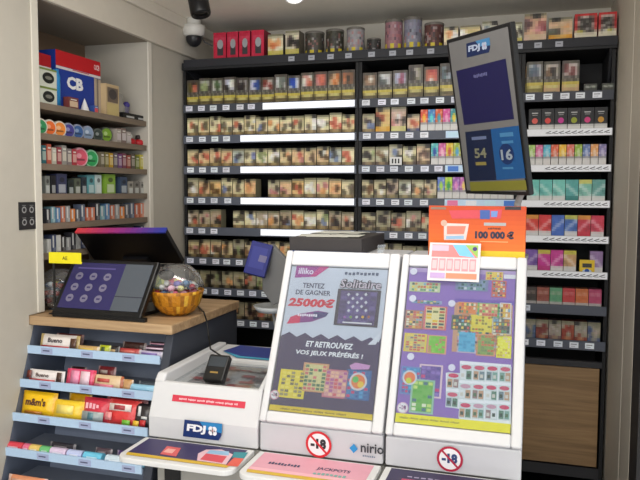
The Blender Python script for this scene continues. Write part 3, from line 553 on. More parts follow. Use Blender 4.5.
for s_, (cols, n, wd) in enumerate((([(60, 60, 66), (190, 110, 80), (90, 90, 96), (206, 120, 90), (90, 130, 170), (216, 130, 60), (190, 100, 70), (120, 160, 170), (150, 150, 150), (90, 100, 120)], 21, 5.0), ([(50, 50, 56), (190, 190, 186), (70, 80, 110), (206, 206, 200), (60, 56, 56), (150, 150, 150)], 21, 5.0))):
    for i in range(n):
        c_ = cols[(i*7+s_) % len(cols)]; a = 41.5+i*wd; h_ = rd.uniform(.045, .064)
        def g(b, fr, w_, h, c_=c_): b.frect(fr, w_*.15, w_*.5, h*.3, h*.95, .0005, (206, 206, 204)); b.frect(fr, w_*.3, w_*.85, h*.08, h*.3, .0006, mixc(c_, (240, 240, 240), .3))
        o_ = 'fourth'
        nn = ['first', 'second', 'third', 'fourth', 'fifth', 'sixth', 'seventh', 'eighth', 'ninth', 'tenth', 'eleventh', 'twelfth', 'thirteenth', 'fourteenth', 'fifteenth', 'sixteenth', 'seventeenth', 'eighteenth', 'nineteenth', 'twentieth', 'last'][i]
        abox('rolling_paper_packet', 4+s_, a, a+wd-.7, h_, c_, f'{cn(c_)} paper packet, {nn} from left on the {ORD[4+s_]} alcove shelf', 'packet', f'small packets on the {ORD[4+s_]} alcove shelf', g, d=.03)

# ------------------------------------------------------------------ candy counter
X0, X1 = -1.477, -.973; YT = 1.735; YB = 2.2; ZT = 1.17
ct = thing('candy_counter', 'grey counter with oak top and open candy shelves facing the customer', 'counter', ((X0+X1)/2, 1.97, 0))
MB().box(X0, X1+.006, YT-.01, YB, ZT-.028, ZT, (190, 160, 120)).build('worktop', OAK, ct, bevel=.003)
f2 = Fr((X1, 0, 0), (0, 1, 0), (0, 0, 1))
prof = [(YT+.012, ZT-.029), (YB-.01, ZT-.029), (YB-.01, 0), (1.50, 0), (1.50, .45)]
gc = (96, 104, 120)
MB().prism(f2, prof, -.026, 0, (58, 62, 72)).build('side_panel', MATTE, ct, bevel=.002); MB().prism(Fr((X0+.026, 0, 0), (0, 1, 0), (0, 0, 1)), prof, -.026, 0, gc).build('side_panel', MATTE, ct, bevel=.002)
b = MB(); bkx0, bkx1 = X0+.027, X1-.027
b.add([(bkx0, YT+.19, ZT-.03), (bkx1, YT+.19, ZT-.03), (bkx1, 1.70, .3), (bkx0, 1.70, .3), (bkx0, YT+.2, ZT-.03), (bkx1, YT+.2, ZT-.03), (bkx1, 1.71, .3), (bkx0, 1.71, .3)], [(0, 3, 2, 1), (4, 5, 6, 7), (0, 1, 5, 4), (3, 7, 6, 2)], (136, 146, 166)); b.build('back_panel', MATTE, ct)
MB().box(bkx0, bkx1, 1.52, YB-.02, 0, .28, gc).build('base', MATTE, ct)
SH = []
for i, (zz, yy) in enumerate(((1.072, 1.712), (.978, 1.676), (.886, 1.642), (.792, 1.610), (.70, 1.577), (.6, 1.545))):
    b = MB(); b.box(bkx0, bkx1, yy+.006, yy+.17, zz-.012, zz-.004, (130, 138, 154)); sh = b.build('shelf', MATTE, ct); SH.append((zz-.004, yy))
    b = MB(); b.box(bkx0, bkx1, yy, yy+.005, zz-.014, zz+.010, (166, 190, 214)); r_ = b.build('price_rail', TAGGLOW, sh)
    b = MB(); fr = Fr((0, yy-.0005, zz), (1, 0, 0), (0, 0, 1))
    for q in range(3):
        xq = bkx0+.05+q*.14+i*.02; b = MB(); b.fbox(fr, xq, xq+.04, -.011, .006, 0, .0008, (150, 160, 190)); b.frect(fr, xq+.006, xq+.03, -.004, .0, .001, (80, 84, 110)); b.build('price_card', TAGGLOW, sh)
def pouch(name, i, pa, pb, h, col, label, cat, group=None, deco=None, th=.022, lean=.25, dy=.012, zoff=0, crimp=None):
    zz, yy = SH[i]; x0 = at(pa, 340+i*33, Y=yy+.02).x; x1 = at(pb, 340+i*33, Y=yy+.02).x; w_ = x1-x0
    fr = Fr((x0, yy+dy+.004, zz+.0004+zoff), (1, 0, 0), (0, math.sin(lean), math.cos(lean))); b = MB(); nx, ny = 12, 7; vs = []; 
    for side in (1, -1):
        for j in range(ny+1):
            for q in range(nx+1):
                u_, v_ = q/nx, j/ny; bu = (1-abs(2*u_-1)**3)*(1-abs(2*v_-1)**4)
                wob = .0012*math.sin(q*2.1+j*1.7+i)
                vs.append(fr.p(w_*u_, h*v_, side*th/2*bu+wob*bu-th/2))
    k = (nx+1)*(ny+1); fs = []; 
    fsF = [(j*(nx+1)+q, j*(nx+1)+q+1, (j+1)*(nx+1)+q+1, (j+1)*(nx+1)+q) for j in range(ny) for q in range(nx)]
    b.add(vs[:k], fsF, col); b.add(vs[k:], [f[::-1] for f in fsF], mixc(col, (60, 60, 60), .3))
    cr = crimp or mixc(col, (240, 240, 240), .5)
    for q in range(len(fsF)):
        if q % nx in (0, nx-1): b.c[q] = lin(cr)
    if deco: deco(b, fr, w_, h, .0012)
    mnz = min(p.z for p in b.v)
    for p in b.v: p.z += zz+.0003+zoff-mnz
    return tag(b.build(name, FOIL, smooth=True), label, cat, group)
def tx(s, col, a0=.2, a1=.8, b0=.35, b1=.7, bold=.03, shear=0):
    return lambda b, fr, w_, h, c: b.ftext(fr, s, w_*a0, w_*a1, h*b0, h*b1, c, col, bold, shear)
def strips(*cs):
    def f(b, fr, w_, h, c):
        for n_, (a0, a1, b0, b1, col) in enumerate(cs): b.fbox(fr, w_*a0, w_*a1, h*b0, h*b1, c-.001, c+.0001*n_, col)
    return f
def both(*fs):
    def f(b, fr, w_, h, c):
        for n_, g in enumerate(fs): g(b, fr, w_, h, c+.0004*n_)
    return f
# shelf one
pouch('chocolate_bar', 0, 38, 77, .046, (236, 228, 222), 'long white and red wrapped chocolate bar at left of the top candy shelf', 'chocolate bar', deco=both(strips((.08, .8, .0, .25, (186, 40, 44)), (.82, .97, .1, .8, (90, 60, 44))), tx('Bueno', (70, 60, 66), .25, .62, .45, .75)), crimp=(206, 180, 120))
pouch('chocolate_bar', 0, 75, 98, .020, (206, 170, 110), 'low golden chocolate bar beside the long white bar on the top candy shelf', 'chocolate bar', deco=strips((.15, .8, .2, .6, (226, 196, 90))), th=.018)
pouch('chocolate_bar', 0, 98, 109, .026, (180, 190, 40), 'lime yellow sweet packet on the top candy shelf', 'sweet packet', deco=strips((.3, .6, .2, .8, (70, 90, 40))), th=.016)
pouch('chocolate_bar', 0, 109, 118, .026, (40, 36, 36), 'small black sweet packet beside the lime yellow one', 'sweet packet', deco=strips((.2, .7, .3, .6, (190, 160, 110))), th=.016)
pouch('chocolate_bar', 0, 115, 138, .020, (196, 76, 76), 'red chocolate bar on the right half of the top candy shelf', 'chocolate bar', deco=strips((.15, .8, .3, .7, (216, 110, 100))), th=.016, dy=.022)
pouch('chocolate_bar', 0, 138, 162, .020, (190, 180, 206), 'lilac and white chocolate bar at right end of the top candy shelf', 'chocolate bar', deco=strips((.15, .8, .3, .7, (130, 110, 176))), th=.018)
pouch('chocolate_bar', 0, 143, 164, .013, (70, 40, 60), 'dark plum chocolate bar, second layer of the right stack on the top candy shelf', 'chocolate bar', deco=strips((.1, .9, .2, .5, (226, 200, 214))), th=.016, zoff=.0215, dy=.02)
pouch('chocolate_bar', 0, 147, 165, .010, (50, 30, 44), 'dark chocolate bar topmost in the right stack on the top candy shelf', 'chocolate bar', deco=strips((.1, .9, .2, .5, (180, 130, 150))), th=.016, zoff=.036, dy=.022)
# shelf two
pouch('chocolate_bar', 1, 27, 62, .038, (238, 230, 226), 'white and red wrapped bar at left of the second candy shelf', 'chocolate bar', deco=both(strips((.08, .8, .0, .28, (196, 36, 40)), (.0, .12, .3, .9, (120, 60, 50)), (.84, .97, .1, .9, (80, 56, 44))), tx('Bueno', (90, 70, 66), .25, .62, .45, .75)))
pouch('biscuit_packet', 1, 64, 93, .050, (226, 80, 120), 'pink and white wafer packet on the second candy shelf', 'biscuit packet', deco=strips((.22, .5, .1, .9, (236, 150, 180)), (.55, .86, .08, .9, (240, 206, 216))), crimp=(206, 50, 80))
pouch('chocolate_bar', 1, 91, 121, .040, (220, 190, 150), 'cream wrapped bar with pink middle on the second candy shelf', 'chocolate bar', deco=both(strips((.1, .75, .05, .35, (216, 120, 140))), strips((.2, .6, .5, .75, (196, 80, 70)))), crimp=(170, 90, 50))
pouch('chocolate_bar', 1, 121, 131, .034, (196, 150, 100), 'brown and gold sweet packet beside the cream bar on second candy shelf', 'sweet packet', th=.02)
pouch('chocolate_bar', 1, 127, 155, .024, (150, 200, 226), 'pale blue wrapped bar at right end of the second candy shelf', 'chocolate bar', deco=strips((.1, .8, .1, .4, (60, 130, 170))), th=.02, dy=.01)
pouch('chocolate_bar', 1, 131, 155, .024, (80, 90, 100), 'grey blue bar lying behind the pale blue bar', 'chocolate bar', th=.016, dy=.045, zoff=0.0)
# shelf three
pouch('sweet_bag', 2, 18, 52, .070, (246, 196, 20), 'large yellow sweet bag with brown lettering on the third candy shelf', 'sweet bag', deco=both(tx("m&m's", (90, 50, 40), .2, .78, .42, .74, .04), strips((.2, .7, .1, .2, (180, 110, 30)))), th=.034, crimp=(236, 180, 30))
pouch('sweet_bag', 2, 50, 80, .055, (246, 206, 50), 'smaller yellow sweet bag with white patch on the third candy shelf', 'sweet bag', deco=strips((.2, .75, .3, .75, (250, 226, 120))), th=.03, crimp=(240, 196, 40))
pouch('sweet_bag', 2, 55, 78, .062, (240, 176, 24), 'yellow sweet bag standing behind the smaller yellow one', 'sweet bag', th=.02, dy=.06)
pouch('sweet_bag', 2, 79, 107, .070, (206, 50, 70), 'red sweet bag with grey patch, middle of the third candy shelf', 'sweet bag', deco=both(strips((.1, .85, .08, .45, (160, 170, 170)), (.3, .5, .12, .4, (90, 130, 140))), tx('~4', (240, 180, 190), .2, .7, .55, .8, .03)), th=.034, crimp=(216, 60, 70))
pouch('sweet_bag', 2, 105, 136, .072, (222, 60, 60), 'red sweet bag with white label and green corner, third candy shelf', 'sweet bag', deco=both(strips((.1, .8, .58, .85, (236, 220, 214)), (.25, .6, .62, .8, (170, 60, 66)), (.55, .8, .06, .26, (120, 190, 60)), (.0, .2, .2, .5, (236, 150, 150)))), th=.034, crimp=(226, 90, 80))
pouch('sweet_bag', 2, 92, 134, .070, (190, 20, 36), 'deep red sweet bag standing behind the two red bags', 'sweet bag', th=.02, dy=.07, zoff=.006)
pouch('sweet_bag', 2, 131, 150, .068, (40, 34, 36), 'black sweet bag with white strokes and coloured sweets, third candy shelf', 'sweet bag', deco=both(strips((.3, .45, .5, .9, (226, 226, 226)), (.5, .8, .4, .5, (226, 226, 226)), (.1, .4, .05, .3, (236, 190, 50)), (.45, .75, .1, .35, (206, 50, 50)))), th=.03, crimp=(60, 50, 50))
# shelf four (rolls)
for i, (a, e, c_, lb) in enumerate(((8, 25, (222, 70, 84), 'pink red'), (25, 32, (226, 110, 140), 'rose'), (31, 42, (232, 200, 110), 'pale yellow'), (42, 52, (110, 190, 120), 'green'), (52, 68, (220, 200, 226), 'lilac white'), (69, 84, (190, 200, 236), 'pale blue violet'), (85, 104, (110, 196, 226), 'bright blue'), (107, 128, (200, 216, 226), 'silvery'), (128, 146, (140, 200, 220), 'aqua'))):
    zz, yy = SH[3]; x0 = at(a, 445, Y=yy+.02).x; x1 = at(e, 450, Y=yy+.02).x
    b = MB(); b.lathe((x0, yy+.02, zz+.0128), [(0, 0), (.0125, 0), (.0125, (x1-x0)*.96), (0, (x1-x0)*.96)], c_, 14, ax=(1, 0, 0)); fr = Fr((x0, yy+.0072, zz+.012), (1, 0, 0), (0, 0, 1)); b.frect(fr, (x1-x0)*.2, (x1-x0)*.75, -.004, .005, 0, mixc(c_, (250, 250, 250), .6))
    tag(b.build('sweet_roll', FOIL), f'{lb} sweet roll on the fourth candy shelf, {ORD[i]} from left', 'sweet roll', 'sweet rolls on the fourth candy shelf')
for a, e, c_, lb in ((40, 66, (60, 56, 66), 'dark wrapped bar lying behind the green and lilac sweet rolls'), (86, 103, (110, 90, 100), 'dark mauve wrapped bar lying behind the bright blue sweet roll'), (108, 132, (96, 70, 130), 'purple wrapped bar lying behind the silvery sweet roll')):
    pouch('chocolate_bar', 3, a, e, .022, c_, lb, 'chocolate bar', deco=strips((.2, .7, .3, .6, mixc(c_, (230, 220, 230), .6))), th=.014, dy=.05)
for a, e, c_, h_, lb in ((44, 72, (110, 44, 40), .040, 'dark red wrapped bar standing behind the long white bar, top candy shelf'), (112, 136, (70, 40, 36), .030, 'brown wrapped bar standing behind the red chocolate bar, top candy shelf')):
    pouch('chocolate_bar', 0, a, e, h_, c_, lb, 'chocolate bar', th=.014, dy=.06)
for a, e, c_, h_, lb in ((58, 74, (60, 34, 30), .044, 'dark brown wrapper behind the gap beside the pink wafer packet'), (86, 104, (130, 40, 44), .052, 'dark red wrapper standing behind the cream bar, second candy shelf')):
    pouch('chocolate_bar', 1, a, e, h_, c_, lb, 'chocolate bar', deco=strips((.2, .6, .6, .8, (220, 200, 190))), th=.014, dy=.06)
for i, (a, e, c_, h_, lb) in enumerate(((6, 45, (226, 150, 110), .030, 'orange and pink snack bar at left of the lowest visible candy shelf'), (43, 70, (226, 180, 40), .024, 'golden yellow snack bar beside the orange one on the lowest visible shelf'), (70, 98, (170, 60, 80), .020, 'dark pink snack bar at right on the lowest visible candy shelf'))):
    pouch('snack_bar', 4, a, e, h_, c_, lb, 'snack bar', deco=strips((.15, .8, .2, .7, mixc(c_, (240, 220, 220), .5))), th=.02)

# ------------------------------------------------------------------ on the counter: till, screens, bowls
blk = (14, 14, 16)
til = thing('till_screen', 'black tilted customer touch screen with purple menu on the oak counter', 'touch screen', (-1.22, 1.80, ZT))
fs_ = Fr((-1.382, 1.737, ZT+.012), (1, 0, 0), (0, math.sin(math.radians(36)), math.cos(math.radians(36))))
tw, th_ = .306, .190
MB().fbox(fs_, 0, tw, 0, th_, -.018, 0, blk).build('casing', PLAST, til, bevel=.004)
b = MB(); m_ = .014; b.frect(fs_, m_, tw-m_, .018, th_-m_, .0012, (46, 42, 88)); sx0, sx1, sy0, sy1 = m_, tw-m_, .018, th_-m_
xs = sx0+(sx1-sx0)*.66; b.frect(fs_, xs, sx1, sy0, sy1, .0016, (78, 84, 92)); b.frect(fs_, xs, sx1, sy0+.045, sy0+.048, .002, (50, 50, 62))
for r_ in range(3):
    for c_ in range(3):
        a, e = sx0+.035+c_*.050-r_*.002, sy1-.048-r_*.038; b.fell(fs_, a, e, .013, .013, .002, (112, 108, 130), 16); b.frect(fs_, a-.006, a+.006, e-.003, e+.003, .0024, (62, 56, 96))
b.frect(fs_, sx0+.02, xs-.03, sy1-.022, sy1-.017, .002, (84, 76, 130)); b.build('screen', SCREEN, til)
b = MB(); b.box(-1.31, -1.11, 1.80, 2.0, ZT+.0005, ZT+.012, blk); b.tube([(-1.21, 1.92, ZT+.008), (-1.21, 1.93, ZT+.10)], .02, blk, 12)
b.add([(-1.25, 1.84, ZT+.07), (-1.17, 1.84, ZT+.07), (-1.17, 1.95, ZT+.07), (-1.25, 1.95, ZT+.07), (-1.25, 1.86, ZT+.10), (-1.17, 1.86, ZT+.10), (-1.17, 1.95, ZT+.10), (-1.25, 1.95, ZT+.10)], [(0, 3, 2, 1), (4, 5, 6, 7), (0, 1, 5, 4), (1, 2, 6, 5), (2, 3, 7, 6), (3, 0, 4, 7)], blk)
b.box(-1.376, -1.06, 1.735, 1.75, ZT+.0005, ZT+.012, blk); b.build('foot', PLAST, til)
# cashier monitor seen from behind
pt = [at(75, 232.5, Y=1.96), at(167, 235, Y=1.96), at(183, 264, Y=2.06), at(96, 263, Y=2.06)]
v_ = ((pt[0]+pt[1])/2-(pt[2]+pt[3])/2); hgt = v_.length; fb = Fr(pt[3], pt[2]-pt[3], pt[0]-pt[3]); wid = (pt[2]-pt[3]).length
cm = thing('cashier_monitor', 'black cashier monitor seen from behind, its top edge coloured red to blue', 'monitor', (-1.27, 2.08, ZT))
MB().fbox(fb, 0, wid, 0, hgt, -.02, 0, (10, 10, 12)).build('casing', PLAST, cm, bevel=.003)
b = MB(); n = 16  # top edge strip coloured red through purple to blue
for i in range(n):
    t_ = i/(n-1); b.fbox(fb, wid*i/n, wid*(i+1)/n, hgt-.0005, hgt+.005, -.02, .0015, mixc((224, 70, 80), (150, 50, 130), min(1, t_*2)) if t_ < .5 else mixc((150, 50, 130), (50, 60, 150), t_*2-1))
b.build('coloured_top_edge', PLAST, cm)
b = MB(); mx = -1.26; b.fbox(fb, wid*.38, wid*.66, -.012, .035, .0, .014, (24, 24, 28)); q = fb.p(wid*.5, .0, -.012)
b.tube([q, V((q.x, q.y+.02, ZT+.05)), V((q.x, q.y+.02, ZT+.012))], .016, (16, 16, 18), 12); b.box(q.x-.045, q.x+.045, 2.03, 2.17, ZT+.0005, ZT+.013, (16, 16, 18)); b.build('stand', PLAST, cm)
# receipt on the back
b = MB(); p = at(156, 268, Y=2.0); b.box(p.x, p.x+.035, 1.985, 2.02, ZT+.0005, p.z+.012, (24, 24, 26)); b.box(p.x+.003, p.x+.032, 1.983, 1.985, p.z-.006, p.z+.006, (170, 150, 140)); tag(b.build('receipt_printer', PLAST, bevel=.003), 'small black receipt printer with paper behind the candy basket', 'printer')
# bowls
def bowl(px, py, rr, y, label, amber):
    c = at(px, py, Y=y) if amber else V((-1.452, 1.865, 0)); c.z = ZT+rr*.94; t = thing('candy_globe', label, 'candy bowl', (c.x, c.y, ZT))
    pr_ = []
    for i in range(3, 22):
        a = -math.pi/2+i*math.pi/24; pr_.append((rr*math.cos(a), rr*math.sin(a)))
    if amber:
        pb = [(rr*.4, -rr*.92), (rr*.62, -rr*.80), (rr*.85, -rr*.52), (rr*.97, -rr*.12), (rr*1.0, 0), (rr*.95, 0), (rr*.9, -rr*.15), (rr*.78, -rr*.5), (rr*.5, -rr*.76), (0, -rr*.80)]
        b = MB(); b.lathe(c, pb, (196, 130, 30), 40); 
        for k, f in enumerate(b.f):
            if (k % 40+(k//40)) % 3 == 0: b.c[k] = lin((160, 102, 26))
            elif (k % 7) == 3: b.c[k] = lin((226, 176, 60))
        b.build('basket', WICK, t, smooth=True)
        MB().lathe(c, [(r, z) for r, z in pr_ if z > .02*rr], (255, 255, 255), 36).build('clear_dome', GLASS, t, smooth=True)
        b = MB(); b.ell(c+V((-.01, -rr*.55, rr*.60)), rr*.33, rr*.14, rr*.2, (14, 14, 18)); b.build('knob', PLAST, t, smooth=True)['label'] = 'dark oval opening plate'
    else:
        MB().lathe(c, pr_, (255, 255, 255), 36).build('clear_dome', GLASS, t, smooth=True); MB().lathe((c.x, c.y, ZT+.0005), [(0, 0), (rr*.5, 0), (rr*.42, rr*.08), (0, rr*.08)], (80, 84, 90), 24).build('foot', PLAST, t)
    return c, rr
c, rr = bowl(177, 293, .083, 1.885, 'amber basket of sweets under a clear dome, right end of oak counter', True)
rb = random.Random(5); cc = [(236, 226, 150), (226, 120, 150), (236, 232, 228), (190, 60, 70), (120, 110, 180), (236, 180, 200), (240, 236, 230), (90, 130, 170), (226, 140, 160)]
def sweet(c, pos, col, label, grp, s=.013):
    b = MB(); q = c+pos; rot = Matrix.Rotation(rb.uniform(0, 6), 3, 'Z') @ Matrix.Rotation(rb.uniform(-.6, .6), 3, 'X'); b.ell(q, s, s*.75, s*.7, col, 10, 7, rot=rot)
    for sd in (-1, 1):
        a = q+rot @ V((sd*s*.9, 0, 0)); e1 = q+rot @ V((sd*s*1.7, s*.6, 0)); e2 = q+rot @ V((sd*s*1.7, -s*.6, 0)); e3 = q+rot @ V((sd*s*1.7, 0, s*.4)); b.add([a, e1, e3, e2], [(0, 1, 2), (0, 2, 3), (0, 3, 1)], mixc(col, (250, 250, 250), .3))
    tag(b.build('wrapped_sweet', FOIL, smooth=True), label, 'sweet', grp)
for i in range(36):
    a = i*2.399; r_ = rr*(.74 if i < 26 else .5)*math.sqrt((i % 13+.5)/13); col = cc[i % len(cc)]; sweet(c, V((r_*math.cos(a), r_*math.sin(a), -.010+(.017 if i > 12 else 0)+(.013 if i > 25 else 0)+.004*rb.random())), col, f'{cn(col)} wrapped sweet in the amber basket', 'sweets in the amber basket')
b = MB(); fr = Fr(c+V((-.058, -.03, .01)), (1, .2, 0), (0.25, 0, 1)); b.fbox(fr, 0, .026, 0, .036, 0, .002, (216, 216, 130)); b.fpoly(fr, [(.004, .006), (.02, .01), (.012, .03)], .0024, (120, 150, 90)); tag(b.build('folded_card'), 'pale yellow card standing among the sweets in the amber basket', 'card')
c, rr = bowl(60, 278, .068, 1.93, 'clear globe full of wrapped sweets behind the till screen', False)
for i in range(48):
    a = i*2.399; k = i//16; rad = rr*(.60, .74, .5)[min(k, 2)]*math.sqrt((i % 16+.6)/16); z = (-.036, -.012, .012)[min(k, 2)]; col = [(60, 90, 130), (220, 224, 226), (50, 56, 60), (190, 180, 60), (170, 80, 60), (110, 130, 140), (90, 110, 150), (140, 60, 50)][i % 8]
    sweet(c, V((rad*math.cos(a), rad*math.sin(a), z+.005*rb.random())), col, f'{cn(col)} wrapped sweet in the clear globe behind the till', 'sweets in the clear globe', .0115)
b = MB(); fr = Fr(at(49, 263, Y=1.775), (1, .05, 0), (0, 0, 1)); w_ = at(80, 262, Y=1.775).x-fr.o.x; b.fbox(fr, 0, w_, 0, .034, -.0015, 0, (236, 222, 30)); b.fpoly(fr, [(w_, .008), (w_+.004, .004), (w_, 0)], 0, (236, 222, 30)); b.ftext(fr, 'AE', w_*.42, w_*.58, .011, .022, .0005, (90, 80, 30), .01)
b.box(fr.o.x+w_*.10, fr.o.x+w_*.16, 1.777, 1.781, ZT+.0005, fr.o.z+.01, (30, 30, 30))
b.box(fr.o.x+w_*.02, fr.o.x+w_*.28, 1.765, 1.79, ZT+.0003, ZT+.003, (30, 30, 30))
tag(b.build('yellow_sign'), 'bright yellow price sign on a thin stand at left of the till screen', 'sign')

# ------------------------------------------------------------------ lottery consoles
S = .92
a_ = 0.0; KX = V((math.cos(a_), math.sin(a_), 0)); KY = V((-math.sin(a_), math.cos(a_), 0)); KZ = V((0, 0, 1))
KO = CAM+(V((-.178, 1.711, .926))-CAM)*S; KO = V((KO.x, KO.y, 0))
def K(x, y, z): return KO+KX*x+KY*y+KZ*z
TL = math.radians(27)
ZB = .976; ZL = .902      # display foot, ledge height
fd = Fr(K(0, 0, ZB), KX, KY*math.sin(TL)+KZ*math.cos(TL))
ff = Fr(K(0, -.003, ZL), KX, KZ)
WH = (212, 212, 214); W2 = (200, 200, 204)
FX = Fr(K(0, 0, 0), KY, KZ)                            # side profile frame, n = +KX
def kprism(b, pts, x0, x1, col): 
    f = Fr(K(x0, 0, 0), KY, KZ); return b.prism(f, pts, 0, x1-x0, col)
L = .500*S
tp = (math.sin(TL)*L, ZB+math.cos(TL)*L)
def display(label, ux0, ux1, px0, px1, pv0, pv1, art):
    t = thing('lottery_display_case', label, 'display case', K((ux0+ux1)/2, .2, 0))
    b = MB(); kprism(b, [(0.0, ZL), (.0, ZB-.003), (.012, ZB-.003), (.012+tp[0], tp[1]-.004), (tp[0]+.20, tp[1]-.004), (.46, ZL)], ux0+.002, ux1-.002, W2); b.build('case_body', PLAST, t, bevel=.004)
    b = MB(); f = fd                                    # raised frame around the poster
    def rim(a0, a1, b0, b1): b.fbox(f, a0, a1, b0, b1, -.012, .010, WH)
    rim(ux0+.002, px0-.002, 0, L); rim(px1+.002, ux1-.002, 0, L); rim(px0-.002, px1+.002, 0, pv0-.002); rim(px0-.002, px1+.002, pv1+.002, L)
    b.build('frame', PLAST, t, bevel=.005, seg=3)
    p_ = MB(); art(p_, f); p_.build('poster', PRINT, t)
    MB().fbox(f, px0-.001, px1+.001, pv0-.001, pv1+.001, .0072, .0084, (255, 255, 255)).build('acrylic_cover', ACRYL, t)
    b = MB(); kprism(b, [(.035, 0), (.035, ZL-.016), (.38, ZL-.016), (.38, 0)], ux0+.004, ux1-.004, (118, 116, 112)); b.build('cabinet', MATTE, t, bevel=.003)
    return t
def PX(f, b, pts, c, col): b.fpoly(f, [f.px(x, y) for x, y in pts][::-1], c, col)
def PR(f, b, x0, y0, x1, y1, c, col, sk=0):            # axis-aligned print on the plane from its photo box
    a0, b1 = f.px(x0, y0); a1, b0 = f.px(x1, y1); b.frect(f, a0, a1, min(b0, b1), max(b0, b1), c, col)
def PT(f, b, s, x0, y0, x1, y1, c, col, bold=.02, shear=0):
    a0, b1 = f.px(x0, (y0+y1)/2); a1, _ = f.px(x1, (y0+y1)/2); xm_ = (x0+x1)/2; _, bt = f.px(xm_, y0); _, bb = f.px(xm_, y1)
    mid = (f.px(x0, (y0+y1)/2)[1]+f.px(x1, (y0+y1)/2)[1])/2
    b.ftext(f, s, a0, a1, (bb+bt)/2-(bt-bb)/2, (bb+bt)/2+(bt-bb)/2, c, col, bold, shear)
def PE(f, b, x, y, r, c, col, n=20): 
    a, e = f.px(x, y); a2, _ = f.px(x+r, y); b.fell(f, a, e, abs(a2-a), abs(a2-a), c, col, n)
def cardart(f, b, x0, y0, x1, y1, edge, inner, cols, c=.0030, seed=0, nx=5, ny=7, tilt=0):
    rd_ = random.Random(seed+int(x0)); a0, b1 = f.px(x0, y0); a1, b0 = f.px(x1, y1); 
    b.frect(f, a0, a1, b0, b1, c, edge); da = (a1-a0)*.08; db = (b1-b0)*.05; b.frect(f, a0+da, a1-da, b0+db, b1-db, c+.0003, inner)
    for i in range(nx):
        for j in range(ny):
            if rd_.random() < .8:
                u0 = a0+da+(a1-a0-2*da)*(i+.1)/nx; u1 = a0+da+(a1-a0-2*da)*(i+.9)/nx; v0 = b0+db+(b1-b0-2*db)*(j+.15)/ny; v1 = b0+db+(b1-b0-2*db)*(j+.85)/ny; b.frect(f, u0, u1, v0, v1, c+.0006, rd_.choice(cols))
def no18(f, b, x, y, r, c, ink=(40, 40, 46), ring=(206, 30, 44)):
    a, e = f.px(x, y); R = abs(f.px(x+r, y)[0]-a); b.fell(f, a, e, R, R, c, (236, 234, 236), 28); b.fring(f, a, e, R*.82, R, c+.0003, ring)
    b.ftext(f, '-18', a-R*.62, a+R*.58, e-R*.34, e+R*.44, c+.0004, ink, .06)
    d_ = R*.055; s_ = R*.62; b.fpoly(f, [(a-s_-d_, e+s_-d_), (a-s_+d_, e+s_+d_), (a+s_+d_, e-s_+d_), (a+s_-d_, e-s_-d_)], c+.0006, ring)
LA = .002
